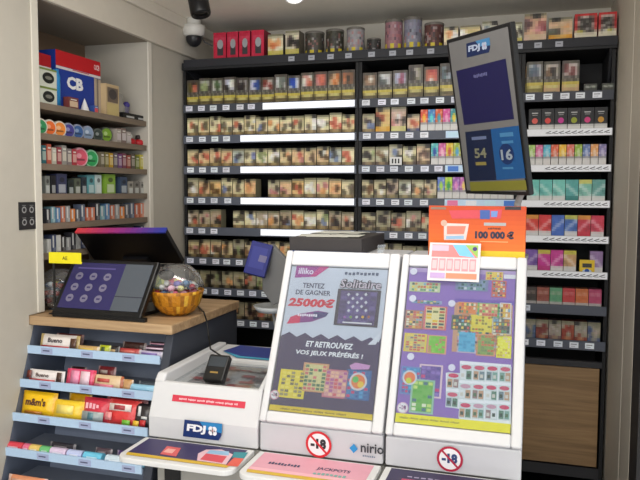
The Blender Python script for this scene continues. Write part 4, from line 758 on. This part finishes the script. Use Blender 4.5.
def poster1(b, f):
    a0, a1, b0, b1 = P1; b.frect(f, a0, a1, b0, b1, LA, (196, 200, 214))
    # purple lower field with torn edge
    yb = f.px(300, 335)[1]; pts = [(a0, b0)]; pts += [(a1, b0), (a1, yb+.006)]; n = 12
    for i in range(n, -1, -1):
        u = a0+(a1-a0)*i/n*.98; pts.append((u, yb+(.006 if i % 2 else -.006)))
    b.fpoly(f, pts, LA+.0004, (62, 46, 88))
    PX(f, b, [(368, 345), (384, 329), (376, 345)], LA+.0008, (210, 212, 222))
    PX(f, b, [(297, 266), (333, 265), (316, 277), (295, 278)], LA+.0006, (150, 46, 140)); PX(f, b, [(316, 277), (333, 265), (322, 265.5), (310, 277)], LA+.0008, (190, 50, 130)); PT(f, b, 'illiko', 299, 268.5, 314, 274.5, LA+.001, (226, 220, 236))
    PT(f, b, 'TENTEZ', 303, 283.5, 325, 288.5, LA+.0006, (50, 48, 84)); PT(f, b, 'DE GAGNER', 296, 290.5, 331, 295.5, LA+.0006, (50, 48, 84)); PT(f, b, '25000\u20ac', 288.5, 298.5, 334, 307.5, LA+.0006, (206, 26, 60), .05, .15)
    PX(f, b, [(287, 324), (291, 317), (300, 314), (318, 311), (329, 313), (326, 317), (312, 322), (300, 323)], LA+.0006, (130, 50, 130)); PX(f, b, [(287, 324), (291, 317), (301, 314), (300, 323)], LA+.0008, (206, 40, 90)); PX(f, b, [(314, 312), (329, 313), (326, 317), (313, 320)], LA+.0008, (60, 50, 110)); PT(f, b, '~9', 298, 314, 318, 317, LA+.001, (236, 230, 240)); 
    PT(f, b, '~9', 345, 272.5, 380, 276, LA+.0006, (70, 80, 110))
    cardart(f, b, 338.5, 289, 377.5, 328, (60, 50, 66), (84, 66, 120), [(100, 84, 140), (70, 56, 100)], seed=3)
    for i in range(5):
        for j in range(5):
            if (i+j) % 2 == 0: 
                a, e = f.px(349+i*4.3, 295+j*4.0); b.fpoly(f, [(a-.0045, e), (a, e-.005), (a+.0045, e), (a, e+.005)], LA+.0022, (196, 196, 206))
    for i in range(5): PE(f, b, 345+i*6, 317.5, 1.4, LA+.0022, [(150, 90, 170), (110, 150, 70), (200, 200, 210), (220, 170, 60), (160, 90, 60)][i], 10)
    PR(f, b, 343, 322, 372, 325, LA+.0024, (226, 224, 226)); PT(f, b, 'Solitaire', 340, 280, 382, 289.5, LA+.002, (46, 40, 60), .09, .1); PT(f, b, 'Solitaire', 340.6, 280.6, 381.4, 289, LA+.0024, (200, 186, 200), .01, .1)
    PT(f, b, 'ET RETROUVEZ', 306, 342.5, 353, 348.5, LA+.001, (236, 236, 240), .03, .12); PT(f, b, 'VOS JEUX PR\u00c9F\u00c9R\u00c9S !', 295, 351, 363, 358, LA+.001, (236, 236, 240), .03, .12)
    cardart(f, b, 281.5, 369, 303.5, 399.5, (232, 210, 50), (222, 200, 60), [(110, 100, 80), (232, 214, 90), (150, 140, 100)], seed=1)
    cardart(f, b, 304.5, 362.5, 326, 393.5, (206, 150, 110), (206, 196, 140), [(70, 110, 80), (90, 120, 90), (206, 110, 110)], seed=2)
    cardart(f, b, 325.5, 369, 347, 399.5, (196, 110, 130), (206, 150, 150), [(170, 90, 150), (226, 180, 150), (206, 90, 100)], seed=4)
    cardart(f, b, 347.5, 369, 369, 401.5, (40, 90, 150), (60, 120, 170), [(70, 150, 200), (196, 60, 110), (50, 90, 150)], seed=6)
    PE(f, b, 358.5, 382, 9, LA+.003, (206, 200, 206)); PE(f, b, 358.5, 382, 7, LA+.0032, (222, 120, 60)); PE(f, b, 356, 380, 3.2, LA+.0036, (90, 180, 90), 12); PE(f, b, 361, 385, 3.2, LA+.0036, (226, 190, 60), 12); PX(f, b, [(350, 366), (356, 363), (371, 366), (369, 370), (352, 370)], LA+.0036, (196, 140, 190))
    yy0 = f.px(268, 405)[1]; b.frect(f, a0, a1, b0, b0+.014, LA+.0008, (222, 190, 20)); b.ftext(f, '~47', a0+.03, a0+.2, b0+.004, b0+.009, LA+.001, (120, 100, 20), 0)
    no18(f, b, 275, 395, 4.6, LA+.001, (90, 60, 90), (216, 150, 170))
def poster2(b, f):
    a0, a1, b0, b1 = P2; b.frect(f, a0, a1, b0, b1, LA, (140, 104, 184)); M_ = [(206, 90, 90), (232, 200, 80), (90, 150, 110), (60, 80, 90), (226, 222, 200), (206, 130, 60), (120, 170, 200)]
    b.frect(f, a0, a1, b1-.012, b1, LA+.0003, (176, 150, 200))
    cardart(f, b, 410, 282, 440, 293, (196, 206, 160), (190, 196, 150), M_, seed=1, nx=9, ny=3); cardart(f, b, 412, 300, 442, 305, (150, 160, 196), (110, 150, 176), M_, nx=8, ny=2, seed=8)
    cardart(f, b, 406, 310, 423, 330, (170, 120, 110), (196, 150, 120), M_, seed=2); cardart(f, b, 425, 306, 446, 331, (216, 110, 120), (226, 214, 160), [(60, 90, 90), (120, 130, 70), (232, 190, 40), (196, 90, 60)], seed=3, nx=3)
    cardart(f, b, 405, 333, 426, 353, (226, 200, 70), (206, 190, 120), [(130, 120, 130), (206, 90, 80), (232, 206, 90)], seed=4); cardart(f, b, 428, 335, 446, 355, (226, 150, 130), (120, 190, 60), [(110, 196, 60), (206, 120, 110), (140, 206, 80)], seed=5)
    cardart(f, b, 456, 279, 488, 292, (120, 130, 170), (130, 150, 180), [(70, 110, 110), (120, 170, 160), (200, 206, 216)], seed=6, nx=9, ny=3); cardart(f, b, 486, 272, 503, 281, (222, 190, 110), (232, 196, 80), M_, nx=6, ny=3, seed=11); cardart(f, b, 492, 281, 506, 298, (206, 90, 90), (206, 110, 90), M_, seed=7); b.frect(f, *[q for q in (f.px(504, 275)[0], a1)], f.px(505, 279)[1], f.px(505, 275)[1], LA+.001, (226, 222, 230))
    b.frect(f, f.px(455, 300)[0], a1, f.px(480, 304)[1], f.px(480, 300)[1], LA+.0008, (110, 80, 176))
    cardart(f, b, 455, 302, 511, 356, (200, 150, 120), (170, 140, 130), M_, c=.0024, nx=14, ny=14, seed=77)
    cardart(f, b, 458, 302, 477, 315, (216, 150, 110), (222, 130, 70), M_, nx=7, ny=3, seed=9); cardart(f, b, 478, 303, 499, 318, (120, 190, 110), (206, 150, 120), [(110, 190, 90), (206, 90, 80), (230, 220, 150)], nx=6, ny=4, seed=10); cardart(f, b, 500, 303, 511, 319, (226, 222, 226), (216, 160, 80), M_, nx=4, ny=3, seed=12)
    cardart(f, b, 452, 315, 471, 331, (90, 100, 90), (70, 84, 84), M_, nx=6, ny=4, seed=13); cardart(f, b, 471, 315, 492, 333, (232, 210, 60), (222, 206, 80), [(140, 130, 60), (226, 200, 60), (200, 110, 60)], nx=6, ny=5, seed=14); cardart(f, b, 492, 318, 511, 335, (206, 206, 200), (110, 100, 90), M_, nx=6, ny=4, seed=15)
    cardart(f, b, 458, 331, 476, 354, (196, 176, 196), (80, 170, 206), [(90, 176, 210), (60, 150, 190)], nx=4, seed=16); cardart(f, b, 477, 334, 495, 357, (226, 150, 120), (140, 160, 90), [(130, 170, 90), (206, 110, 80), (110, 140, 90)], seed=17); cardart(f, b, 497, 336, 511, 359, (236, 226, 60), (232, 226, 60), [(236, 230, 100), (206, 180, 60), (226, 200, 170)], seed=18)
    cardart(f, b, 402, 366, 420, 396, (110, 130, 190), (70, 140, 190), [(90, 170, 210), (196, 70, 120), (110, 90, 160)], seed=19); PE(f, b, 410, 378, 7.4, LA+.003, (206, 210, 220)); PE(f, b, 410, 378, 5.6, LA+.0032, (230, 120, 70)); PE(f, b, 409, 381, 3, LA+.0036, (200, 206, 60), 12)
    cardart(f, b, 420, 364, 441, 399, (226, 196, 206), (110, 80, 160), [(200, 60, 120), (90, 70, 150), (140, 110, 190)], seed=20, nx=4); cardart(f, b, 412, 379, 433, 415, (150, 190, 170), (110, 176, 80), [(90, 170, 60), (200, 220, 120), (70, 110, 130), (226, 226, 200)], seed=21, c=.0042, nx=4)
    b.fpoly(f, [f.px(x, y) for x, y in ((446, 373), (460, 374), (460, 361), (511, 365), (511, 425), (459, 419), (459, 409), (446, 407))][::-1], .0028, (236, 236, 240))
    rq = random.Random(4)
    for ci in range(5):
        for ri in range(3):
            x, y = 446.5+ci*13+(0 if ri else 1), 363.5+ri*19+ci*.7+(9 if ci == 0 else 0)
            if (ci == 0 and ri == 2): continue
            u0, v1 = f.px(x, y); u1, v0 = f.px(x+11.5, y+17); w_, h_ = u1-u0, v1-v0
            b.frect(f, u0, u1, v0, v1, .0031, (206, 214, 216)); b.fell(f, u0+w_*.5, v0+h_*.82, w_*.42, h_*.14, .0034, rq.choice([(206, 60, 100), (206, 80, 110), (200, 150, 170)]), 12)
            for q in range(2):
                b.frect(f, u0+w_*(.06+q*.47), u0+w_*(.46+q*.47), v0+h_*.08, v0+h_*.60, .0034, rq.choice([(90, 130, 110), (110, 130, 140), (190, 150, 120), (120, 160, 150), (222, 224, 226), (150, 120, 120)])); b.frect(f, u0+w_*(.12+q*.47), u0+w_*(.36+q*.47), v0+h_*.2, v0+h_*.42, .0037, rq.choice([(50, 70, 60), (206, 200, 190), (80, 110, 80)]))
    for x, y in ((414, 272), (413, 299), (452, 304), (411, 357), (452, 368)): PE(f, b, x, y, 3.6, LA+.003, (226, 222, 236), 14)
    b.frect(f, a0, a1, b0, b0+.021, LA+.0010, (240, 226, 20)); b.ftext(f, '~47', a0+.01, a0+.15, b0+.009, b0+.014, LA+.0013, (150, 136, 30), 0); no18(f, b, 403, 408, 5.6, LA+.002, (120, 70, 120), (226, 190, 210))
def sc2(*v): return [q*S for q in v]
P1 = sc2(-.494, -.206, .032, .452); P2 = sc2(-.146, .141, .035, .462)
D1 = display('left lottery display case with the purple and white scratch card poster', -.518*S, -.172*S, *P1, poster1)
D2 = display('right lottery display case with the purple poster full of scratch cards', -.170*S, .171*S, *P2, poster2)
b = MB(); no18(ff, b, 319, 444, 13, .0035, (40, 40, 44)); b.build('age_limit_sticker', PRINT, D1)
b = MB(); x, y = ff.px(354, 448); b.fpoly(ff, [(x-.0095*1.1, y), (x, y-.0115), (x+.0105, y), (x, y+.0115)], .0034, (40, 140, 200)); PT(ff, b, 'nirio', 361, 443.5, 384, 453, .0034, (50, 54, 60), .02); PT(ff, b, '~7', 363, 455, 376, 457, .0034, (110, 130, 150), .0); b.build('payment_sticker', PRINT, D1)
b = MB(); no18(ff, b, 450, 458.5, 13.2, .0035, (40, 60, 110), (176, 24, 60)); b.build('age_limit_sticker', PRINT, D2)
# play slip console
cx0, cx1 = ff.px(148, 440)[0], -.522*S
PC = thing('play_slip_console', 'low white lottery console with open well and blue logo beside candy counter', 'lottery console', K((cx0+cx1)/2, .2, 0))
zt = K(0, 0, 0).z; ztop = 1.55-(1.55-1.012)*S; yb_ = .45
b = MB(); kprism(b, [(.0, ZL), (.0, ZL+.055), (.035, ztop-.012), (.05, ztop-.012), (.052, ztop-.032), (.43, ztop-.022), (.43, ZL)], cx0, cx1, WH); b.build('console_body', PLAST, PC, bevel=.004)
b = MB(); kprism(b, [(.05, ztop-.04), (.032, ztop-.012), (.05, ztop+.008), (.43, ztop+.012), (.43, ZL+.10)], cx0, cx0+.028, WH); b.build('side_wall', PLAST, PC, bevel=.005, seg=3); b = MB(); kprism(b, [(.05, ztop-.04), (.032, ztop-.012), (.07, ztop+.006), (.16, ztop+.05), (.43, ztop+.05), (.43, ZL+.10)], cx1-.014, cx1, WH); b.build('side_wall', PLAST, PC, bevel=.005, seg=3)
b = MB(); kprism(b, [(.30, ztop-.03), (.30, ztop-.006), (.43, ztop+.006), (.43, ZL+.10)], cx0+.029, cx1-.015, (206, 206, 206)); b.build('rear_ledge', PLAST, PC, bevel=.004)
sl = math.atan2(.01, .378); fw_ = Fr(K(0, .06, ztop-.0310), KX, KY*math.cos(sl)+KZ*math.sin(sl))
b = MB(); b.frect(fw_, cx0+.03, cx1-.016, 0.0, .232, .0006, (232, 226, 222)); rw = random.Random(9)
for i in range(26):
    u = rw.uniform(cx0+.035, cx1-.07); v = rw.uniform(.005, .20); w_ = rw.uniform(.03, .07); h_ = rw.uniform(.008, .024); b.frect(fw_, u, min(u+w_, cx1-.018), v, v+h_, .001+.0002*i, rw.choice([(216, 90, 86), (226, 216, 210), (110, 96, 100), (206, 150, 140), (222, 120, 110), (232, 228, 226), (150, 120, 116)]))
b.build('play_slip_sheet', PRINT, PC)
MB().fbox(fw_, cx0+.03, cx1-.016, 0, .232, .0075, .0085, (255, 255, 255)).build('acrylic_cover', ACRYL, PC)
fl2 = Fr(K(0, .035, ztop-.012), KX, V(KY*.13+KZ*.016)); 
fe = Fr(K(0, .30, ztop-.0052), KX, V(KY*.13+KZ*.012)); b = MB(); b.fpoly(fe, [(cx0+.05, .055), (cx0+.12, .005), (cx1-.02, .005), (cx1-.02, .11), (cx0+.08, .12)], .0015, (46, 60, 130)); b.fpoly(fe, [(cx0+.05, .055), (cx0+.12, .005), (cx1-.02, .005), (cx1-.02, .016), (cx0+.125, .02)], .002, (70, 160, 190)); b.frect(fe, cx1-.09, cx1-.04, .07, .085, .0022, (150, 160, 200)); b.build('leaflet', PRINT, PC)
b = MB(); PX(ff, b, [(173, 395), (245, 403), (245, 408.5), (172, 400.5)], .004, (206, 56, 76)); 
fs2 = Fr(K(0, .0, ZL+.055), KX, V(KY*.035+KZ*(ztop-.012-ZL-.055)))
b = MB(); a0, e1 = fs2.px(173, 395.5); a1, e0 = fs2.px(245, 408); ee = (e0+e1)/2; b.frect(fs2, a0, a1, ee-.008, ee+.009, .0012, (206, 56, 76)); b.ftext(fs2, '~51', a0+.02, a1-.02, ee-.003, ee+.003, .0016, (240, 200, 206), 0); b.build('warning_label', PRINT, PC)
b = MB()
def fdj(f, b, x0, y0, x1, y1, c, bgc=(20, 50, 110), hi=(40, 130, 190), fg=(240, 240, 244)):
    a0, _ = f.px(x0, (y0+y1)/2); a1, _ = f.px(x1, (y0+y1)/2); _, bt = f.px((x0+x1)/2, y0); _, bb = f.px((x0+x1)/2, y1); w_ = a1-a0; h_ = bt-bb; s_ = h_*.12
    b.fpoly(f, [(a0-.0*s_, bb), (a1-s_, bb), (a1+s_*.5, bb+h_*.3), (a1+s_, bt), (a0+s_, bt)], c, bgc); b.fpoly(f, [(a0+w_*.6, bb+h_*.55), (a1+s_*.8, bb+h_*.45), (a1+s_, bt), (a0+w_*.45, bt)], c+.0003, hi)
    b.ftext(f, 'FDJ', a0+w_*.1, a0+w_*.60, bb+h_*.24, bb+h_*.78, c+.0006, fg, .05, .12)
    cx, cy_ = a0+w_*.80, bb+h_*.52; r = h_*.15
    for i in range(4):
        t_ = math.pi/4+i*math.pi/2; b.fell(f, cx+r*1.05*math.cos(t_), cy_+r*1.05*math.sin(t_), r, r, c+.0006, fg, 12)
    b.fell(f, cx, cy_, r*.25, r*.25, c+.0009, (206, 40, 60), 8)
fdj(ff, b, 183.5, 421, 221, 438, .0040); b.build('logo_plate', PRINT, PC)
b = MB(); kprism(b, [(.035, 0), (.035, ZL-.016), (.40, ZL-.016), (.40, 0)], cx0+.004, cx1-.002, (150, 148, 142)); b.build('cabinet', MATTE, PC, bevel=.003)
b = MB(); kprism(b, [(.028, 0), (.028, ZL-.02), (.0345, ZL-.02), (.0345, 0)], cx0+.03, cx0+.075, (20, 20, 22)); b.build('black_post', MATTE, PC)
# trays in front of each console
def tray(par, x0, x1, y0, base, deco):
    r = .03; pts = []
    for (cx, cy_, t0) in ((x0+r, y0+r, math.pi), (x1-r, y0+r, 1.5*math.pi)):
        for i in range(7): a = t0+i*math.pi/12; pts.append((cx+r*math.cos(a), cy_+r*math.sin(a)))
    pts += [(x1, .034), (x0, .034)]
    f = Fr(K(0, 0, ZL-.014), KX, KY); b = MB(); b.prism(f, [(a, min(c, -.0045)) for a, c in pts], 0, .014, (220, 220, 220)); tr = b.build('tray', PLAST, par, bevel=.003)
    f = Fr(K(0, 0, ZL), KX, KY); b = MB(); q = [(x0+.016, -.012), (x0+.016, y0+.03), (x0+.03, y0+.018), (x1-.03, y0+.018), (x1-.016, y0+.03), (x1-.016, -.012)]; b.fpoly(f, q, .0006, base); b.fpoly(f, [(x0+.016, y0+.034), (x0+.02, y0+.018), (x1-.02, y0+.018), (x1-.016, y0+.034)], .0009, (214, 176, 50)); deco(b, f, x0, x1, y0); b.build('tray_poster', PRINT, tr)
def d1_(b, f, x0, x1, y0):
    b.fpoly(f, [f.px(x, y) for x, y in ((160, 454.5), (176, 457), (181, 448.5), (167, 446.5))], .0012, (216, 90, 90)); b.fpoly(f, [f.px(x, y) for x, y in ((163, 452.5), (172, 454), (176, 450), (168, 449))], .0015, (236, 170, 160))
    b.fpoly(f, [f.px(x, y) for x, y in ((197, 461), (226, 465), (233, 455), (222, 450), (206, 450), (198, 454))], .0012, (230, 190, 200)); b.fpoly(f, [f.px(x, y) for x, y in ((200, 460), (222, 463.5), (227, 457), (206, 454))], .0015, (216, 80, 90)); b.fpoly(f, [f.px(x, y) for x, y in ((206, 454), (229, 456), (229, 452), (210, 450.5))], .0015, (150, 190, 220))
    b.fpoly(f, [f.px(x, y) for x, y in ((226, 466), (238, 467), (244, 459), (234, 458))], .0012, (222, 90, 70)); b.fpoly(f, [f.px(x, y) for x, y in ((232, 458), (244, 459), (248, 453), (234, 452.5))], .0012, (40, 140, 150))
def d2_(b, f, x0, x1, y0):
    b.ftext(f, '~10', x0+.05, x0+.13, y0+.075, y0+.092, .0012, (60, 60, 90), .02); b.ftext(f, 'JACKPOTS', x0+.17, x0+.25, y0+.075, y0+.095, .0012, (60, 60, 90), .02); b.ftext(f, '~8', x0+.17, x0+.25, y0+.05, y0+.065, .0012, (120, 170, 160), .02)
    b.frect(f, x0+.018, x1-.018, y0+.034, y0+.05, .0011, (240, 180, 190))
def d3_(b, f, x0, x1, y0):
    b.frect(f, x0+.05, x0+.12, y0+.06, y0+.09, .0012, (190, 70, 100)); b.frect(f, x0+.16, x0+.26, y0+.06, y0+.09, .0012, (130, 50, 120)); b.ftext(f, '~9', x0+.06, x0+.2, y0+.1, y0+.108, .0012, (170, 160, 190), .0)
tray(PC, cx0-.006, cx1-.006, -.148, (58, 50, 92), d1_); tray(D1, -.518*S+.004, -.172*S-.004, -.155, (222, 160, 176), d2_); tray(D2, -.170*S+.004, .171*S, -.155, (52, 44, 78), d3_)

# dark box with loose sheets on top of left display case
yk = tp[0]+.002; zk = tp[1]-.0035
q0 = Fr(K(0, yk, 0), KX, KZ); xa = q0.px(289, 245)[0]; xb = q0.px(361.5, 245)[0]
bx = thing('ticket_terminal_box', 'dark grey flat box with loose white sheets, on the left display case', 'box', K((xa+xb)/2, yk+.1, zk))
b = MB(); kprism(b, [(yk+.005, zk), (yk, zk+.042), (yk+.30, zk+.042), (yk+.30, zk)], xa, xb, (58, 54, 54)); b.build('box_body', MATTE, bx, bevel=.002)
b = MB(); b.fbox(Fr(K(0, yk+.004, zk), KX, KZ), xa, xb+.02, .0006, .006, 0, .006, (30, 60, 120)); b.build('blue_edge_strip', PLAST, bx)
rs_ = random.Random(2)
for i in range(7):
    f = Fr(K(xa+.012+(i%4)*.03, yk+.02+(.13 if i > 3 else 0)+rs_.uniform(0, .03), zk+.0425+.0006*i), KX+KY*rs_.uniform(-.3, .3), KY+KX*rs_.uniform(-.2, .2)); f.v = f.n.cross(f.u)
    tag(MB().fbox(f, 0, .085, 0, .10, 0, .0005, (206, 206, 196)).build('paper_sheet'), 'loose whitish sheet lying on top of the dark grey box', 'paper', 'loose sheets on the dark grey box')
# clear bracket at the right of the box
b = MB(); f = Fr(K(q0.px(378, 250)[0], yk-.004, zk), KX, KZ); b.prism(f, [(0.0, 0.0), (.012, 0.0), (.022, .03), (.0, .028)], -.002, .002, (255, 255, 255)); tag(b.build('clear_bracket', GLASS), 'small clear plastic bracket beside the dark grey box, between the cases', 'bracket')

# orange jackpot board behind right case, white ticket in front
fo = Fr(K(0, yk+.03, zk-.0003), KX, KZ); ox0 = fo.px(428.5, 230)[0]; ox1 = fo.px(526, 230)[0]; oz0 = 0; oz1 = (fo.px(480, 206)[1])
ob = thing('jackpot_board', 'orange jackpot board reading 100 000 € standing on the right display case', 'sign board', K((ox0+ox1)/2, yk+.03, zk))
MB().fbox(fo, ox0, ox1, .0, oz1, -.012, 0, (200, 76, 12)).build('board', PLAST, ob, bevel=.002)
b = MB(); n = 10
hb = fo.px(480, 248)[1]
for i in range(n): b.frect(fo, ox0+.001, ox1-.001, .012+(oz1-.013)*i/n, .012+(oz1-.013)*(i+1)/n, .0008, mixc((232, 116, 30), (196, 66, 8), i/(n-1)))
b.frect(fo, fo.px(478, 250)[0], ox1-.001, .0005, .018, .0012, (226, 200, 40)); 
PX(fo, b, [(449, 210.5), (502, 209.5), (501, 218.5), (452, 218.5)], .0014, (206, 70, 80)); PX(fo, b, [(480, 210), (490, 210), (490, 219), (480, 219)], .0017, (60, 90, 160)); PX(fo, b, [(491, 211), (498, 211), (497, 217), (491, 217)], .0017, (110, 140, 200)); PR(fo, b, 431, 207, 446, 209.5, .0014, (140, 110, 90)); PR(fo, b, 505, 206.5, 521, 210, .0014, (40, 34, 36)); PR(fo, b, 484, 222.5, 506, 226, .0014, (170, 170, 170)); PT(fo, b, '~8', 488, 227.5, 501, 229.5, .0014, (80, 40, 20), 0)
PT(fo, b, '100 000 \u20ac', 475, 231, 514, 239, .0014, (30, 36, 60), .06); PR(fo, b, 480, 241, 508, 242.5, .0014, (246, 170, 110)); PX(fo, b, [(444, 223), (469, 224), (466, 240), (444, 240)], .0014, (236, 206, 200)); PX(fo, b, [(447, 226), (466, 226), (464, 234), (447, 234)], .0017, (226, 130, 110)); PE(fo, b, 444, 223, 3.2, .0017, (206, 170, 150), 12); PX(fo, b, [(446, 236), (464, 235.5), (464, 239), (446, 239)], .0017, (150, 190, 220))
b.build('board_print', PRINT, ob)
# ticket
ftk = Fr(fd.p(0, 0, .013), fd.u, fd.v); a0 = ftk.px(428.5, 262)[0]; a1 = ftk.px(480, 262)[0]; e1 = ftk.px(452, 243)[1]; e0 = ftk.px(452, 281)[1]
b = MB(); b.fbox(ftk, a0, a1, e0, e1, -.0025, 0, (218, 214, 216)); W = a1-a0; H_ = e1-e0; R2 = lambda u0, u1, v0, v1, c, col: b.frect(ftk, a0+W*u0, a0+W*u1, e0+H_*v0, e0+H_*v1, c, col)
R2(.05, .95, .62, .95, .0006, (236, 130, 130)); R2(.05, .38, .78, .93, .0009, (230, 180, 200)); b.fpoly(ftk, [(a0+W*.45, e0+H_*.95), (a0+W*.6, e0+H_*.66), (a0+W*.9, e0+H_*.62), (a0+W*.7, e0+H_*.95)], .0011, (120, 190, 226)); b.fpoly(ftk, [(a0+W*.7, e0+H_*.95), (a0+W*.95, e0+H_*.62), (a0+W*.95, e0+H_*.95)], .0012, (150, 190, 90)); b.fell(ftk, a0+W*.89, e0+H_*.85, W*.045, W*.045, .0015, (70, 50, 120), 12)
for i in range(6): R2(.06+i*.148, .06+i*.148+.125, .26, .58, .0009, (232, 150, 158)); R2(.08+i*.148, .08+i*.148+.085, .31, .53, .0012, (236, 186, 190))
R2(.05, .34, .06, .2, .0009, (190, 160, 206)); R2(.36, .95, .06, .2, .0009, (240, 140, 110)); 
tag(b.build('sample_ticket'), 'white and pink sample ticket card fixed over the orange board corner', 'ticket')

# hanging screen: a portrait player screen on a pole
c = CAM+(V((-.129, 2.003, 1.767))-CAM)*S; wS, hS = .27*S, .456*S; az = math.radians(-46.2); tl = math.radians(11.0)
Rz = Matrix.Rotation(az, 3, 'Z') @ Matrix.Rotation(tl, 3, 'X') @ Matrix.Rotation(math.radians(.9), 3, 'Y'); uu = Rz @ V((1, 0, 0)); vv = Rz @ V((0, 0, 1)); fh = Fr(c-uu*wS/2-vv*hS/2, uu, vv)
hs_ = thing('advertising_screen', 'tilted portrait screen with blue panels on a pole above orange board', 'screen', K(.08, yk+.05, zk))
MB().fbox(fh, 0, wS, 0, hS, -.016, 0, (20, 20, 22)).build('casing', PLAST, hs_, bevel=.003)
b = MB(); mm = .010; b.frect(fh, mm, wS-mm, mm, hS-mm, .0008, (98, 97, 97))
fdj(fh, b, 466, 40.5, 490, 55, .0012, (20, 34, 70), (60, 110, 150), (150, 160, 180)); PX(fh, b, [(456.5, 71), (506, 58.5), (514.5, 119), (464.5, 125)], .0012, (20, 18, 62)); PT(fh, b, '~9', 474, 73, 488, 77, .0016, (90, 90, 130), 0)
PX(fh, b, [(465.5, 132), (491, 129), (497, 180), (470, 181)], .0012, (12, 24, 52)); PX(fh, b, [(491, 129), (519, 125.5), (526, 178), (497, 180)], .0013, (22, 72, 122)); PE(fh, b, 507, 154, 7.5, .0016, (16, 40, 84)); PT(fh, b, '16', 501.5, 149, 513, 160, .002, (130, 140, 150), .03); PT(fh, b, '54', 475, 148, 487, 158, .002, (110, 110, 90), .03); PR(fh, b, 476, 162, 487, 165, .0018, (120, 110, 60)); PR(fh, b, 472, 137, 487, 139, .0018, (90, 100, 130)); PR(fh, b, 500, 133, 514, 136, .0018, (60, 110, 150)); PR(fh, b, 502, 141, 514, 143, .0018, (60, 110, 150)); PR(fh, b, 503, 167, 514, 169, .0018, (60, 110, 150))
PX(fh, b, [(470, 182), (526, 180), (527.5, 190), (471, 191)], .0014, (110, 108, 40)); b.build('screen_face', PRINT, hs_)
pb_ = fh.p(wS*.80, .02, -.03); b = MB(); pz = K(fo.px(517, 215)[0], yk+.075, zk); b.tube([pz, V((pz.x, pz.y, pz.z+.14)), V((pb_.x, pb_.y, pz.z+.18)), V((pb_.x, pb_.y, pb_.z+.1))], .009, (150, 148, 146), 12); b.box(pz.x-.03, pz.x+.03, pz.y-.018, pz.y+.02, zk-.0003, zk+.006, (150, 148, 146)); b.build('pole', PLAST, hs_)

# blue payment pad with grey holder
pd = thing('payment_pad', 'blue payment pad on a grey arm between counter and left case', 'payment pad', (-.83, 2.12, ZL))
Y_ = 2.02; g = [at(252, 240, Y=Y_+.02), at(273, 243, Y=Y_+.02), at(264, 277.5, Y=Y_-.02), at(243, 272, Y=Y_-.02)]; fp = Fr(g[3], g[2]-g[3], g[0]-g[3]); pw = (g[2]-g[3]).length; ph = (g[0]-g[3]).length
b = MB(); fp.v = fp.n.cross(fp.u); sk = V(g[0]-g[3]); a_s = sk.dot(fp.u); e_s = sk.dot(fp.v)
b.prism(fp, [(0, 0), (pw, 0), (pw+a_s, e_s), (a_s, e_s)], -.018, 0, (34, 40, 110)); b.build('casing', PLAST, pd, bevel=.003)
b = MB(); b.fpoly(fp, [(pw*.15+a_s*.2, e_s*.2), (pw*.85+a_s*.2, e_s*.2), (pw*.85+a_s*.85, e_s*.85), (pw*.15+a_s*.85, e_s*.85)], .0008, (46, 52, 126)); b.frect(fp, pw*.5, pw*.85, e_s*.42, e_s*.62, .0012, (100, 96, 130)); b.build('pad_face', PRINT, pd)
b = MB(); h0 = [at(x, y, Y=Y_+.03) for x, y in ((262, 246), (272, 244), (289, 262), (289, 296), (273, 306), (262, 290))]; n = len(h0); b.add(h0+[p+V((0, .02, 0)) for p in h0], [list(range(n)), list(range(n, 2*n))[::-1]]+[(i, n+i, n+(i+1) % n, (i+1) % n) for i in range(n)], (104, 104, 104)); b.build('holder_plate', PLAST, pd, bevel=.003)
b = MB(); q1 = at(284, 300, Y=Y_+.045); b.tube([V((q1.x, q1.y, q1.z)), V((q1.x+.01, q1.y, q1.z-.1)), V((q1.x+.03, q1.y-.0, ztop-.005))], .01, (120, 120, 120)); b.box(q1.x-.0, q1.x+.06, q1.y-.03, q1.y+.03, ZL+.05, ztop+.0, (90, 90, 90)); b.build('arm', PLAST, pd)
b = MB(); q1 = at(273, 309, Y=2.10); b.lathe(q1, [(0, -.004), (.05, -.004), (.062, .012), (.064, .012), (.052, -.007), (0, -.007)], (180, 184, 186), 30); b.tube([q1-V((0, 0, .006)), V((q1.x+.02, q1.y, ztop+.0))], .006, (150, 150, 150)); b.build('dish', PLAST, pd, smooth=True)['label'] = 'shallow pale grey dish'
# card terminal with cord on the console
ctm = thing('card_terminal', 'small black card terminal lying in the white console well', 'card terminal', K(cx0+.12, .1, ZL+.08))
fT = Fr(K(0, .085, ztop-.0145+.003), KX, V(KY*.66+KZ*.75)); ta0 = fT.px(200, 384)[0]; ta1 = fT.px(221.5, 384)[0]; 
b = MB(); b.fbox(fT, ta0, ta1, 0, .078, -.022, 0, (26, 25, 26)); b.build('casing', PLAST, ctm, bevel=.005, seg=3)
b = MB(); b.frect(fT, ta0+.006, ta1-.006, .04, .07, .0008, (50, 56, 62)); b.frect(fT, ta0+.006, ta1-.006, .006, .034, .0008, (16, 16, 16)); b.frect(fT, ta0+.018, ta1-.02, .020, .025, .0012, (150, 120, 60))
b.build('keypad_and_screen', PRINT, ctm)
pts = [fT.p((ta0+ta1)/2, .078, -.01)]+[at(x, y, Y=Y2) for x, y, Y2 in ((210.5, 349, 1.80), (209, 338, 1.85), (207, 322, 1.87), (204, 312.5, 1.86))]+[at(199, 307, Z=ZT+.004), at(192, 302, Z=ZT+.004), at(186, 300.5, Z=ZT+.004)]
b = MB(); sm_ = []
for i in range(len(pts)-1):
    for j in range(5): sm_.append(pts[i].lerp(pts[i+1], j/5))
sm_.append(pts[-1]); b.tube(sm_, .0025, (14, 14, 14)); b.build('cord', PLAST, ctm, smooth=True)
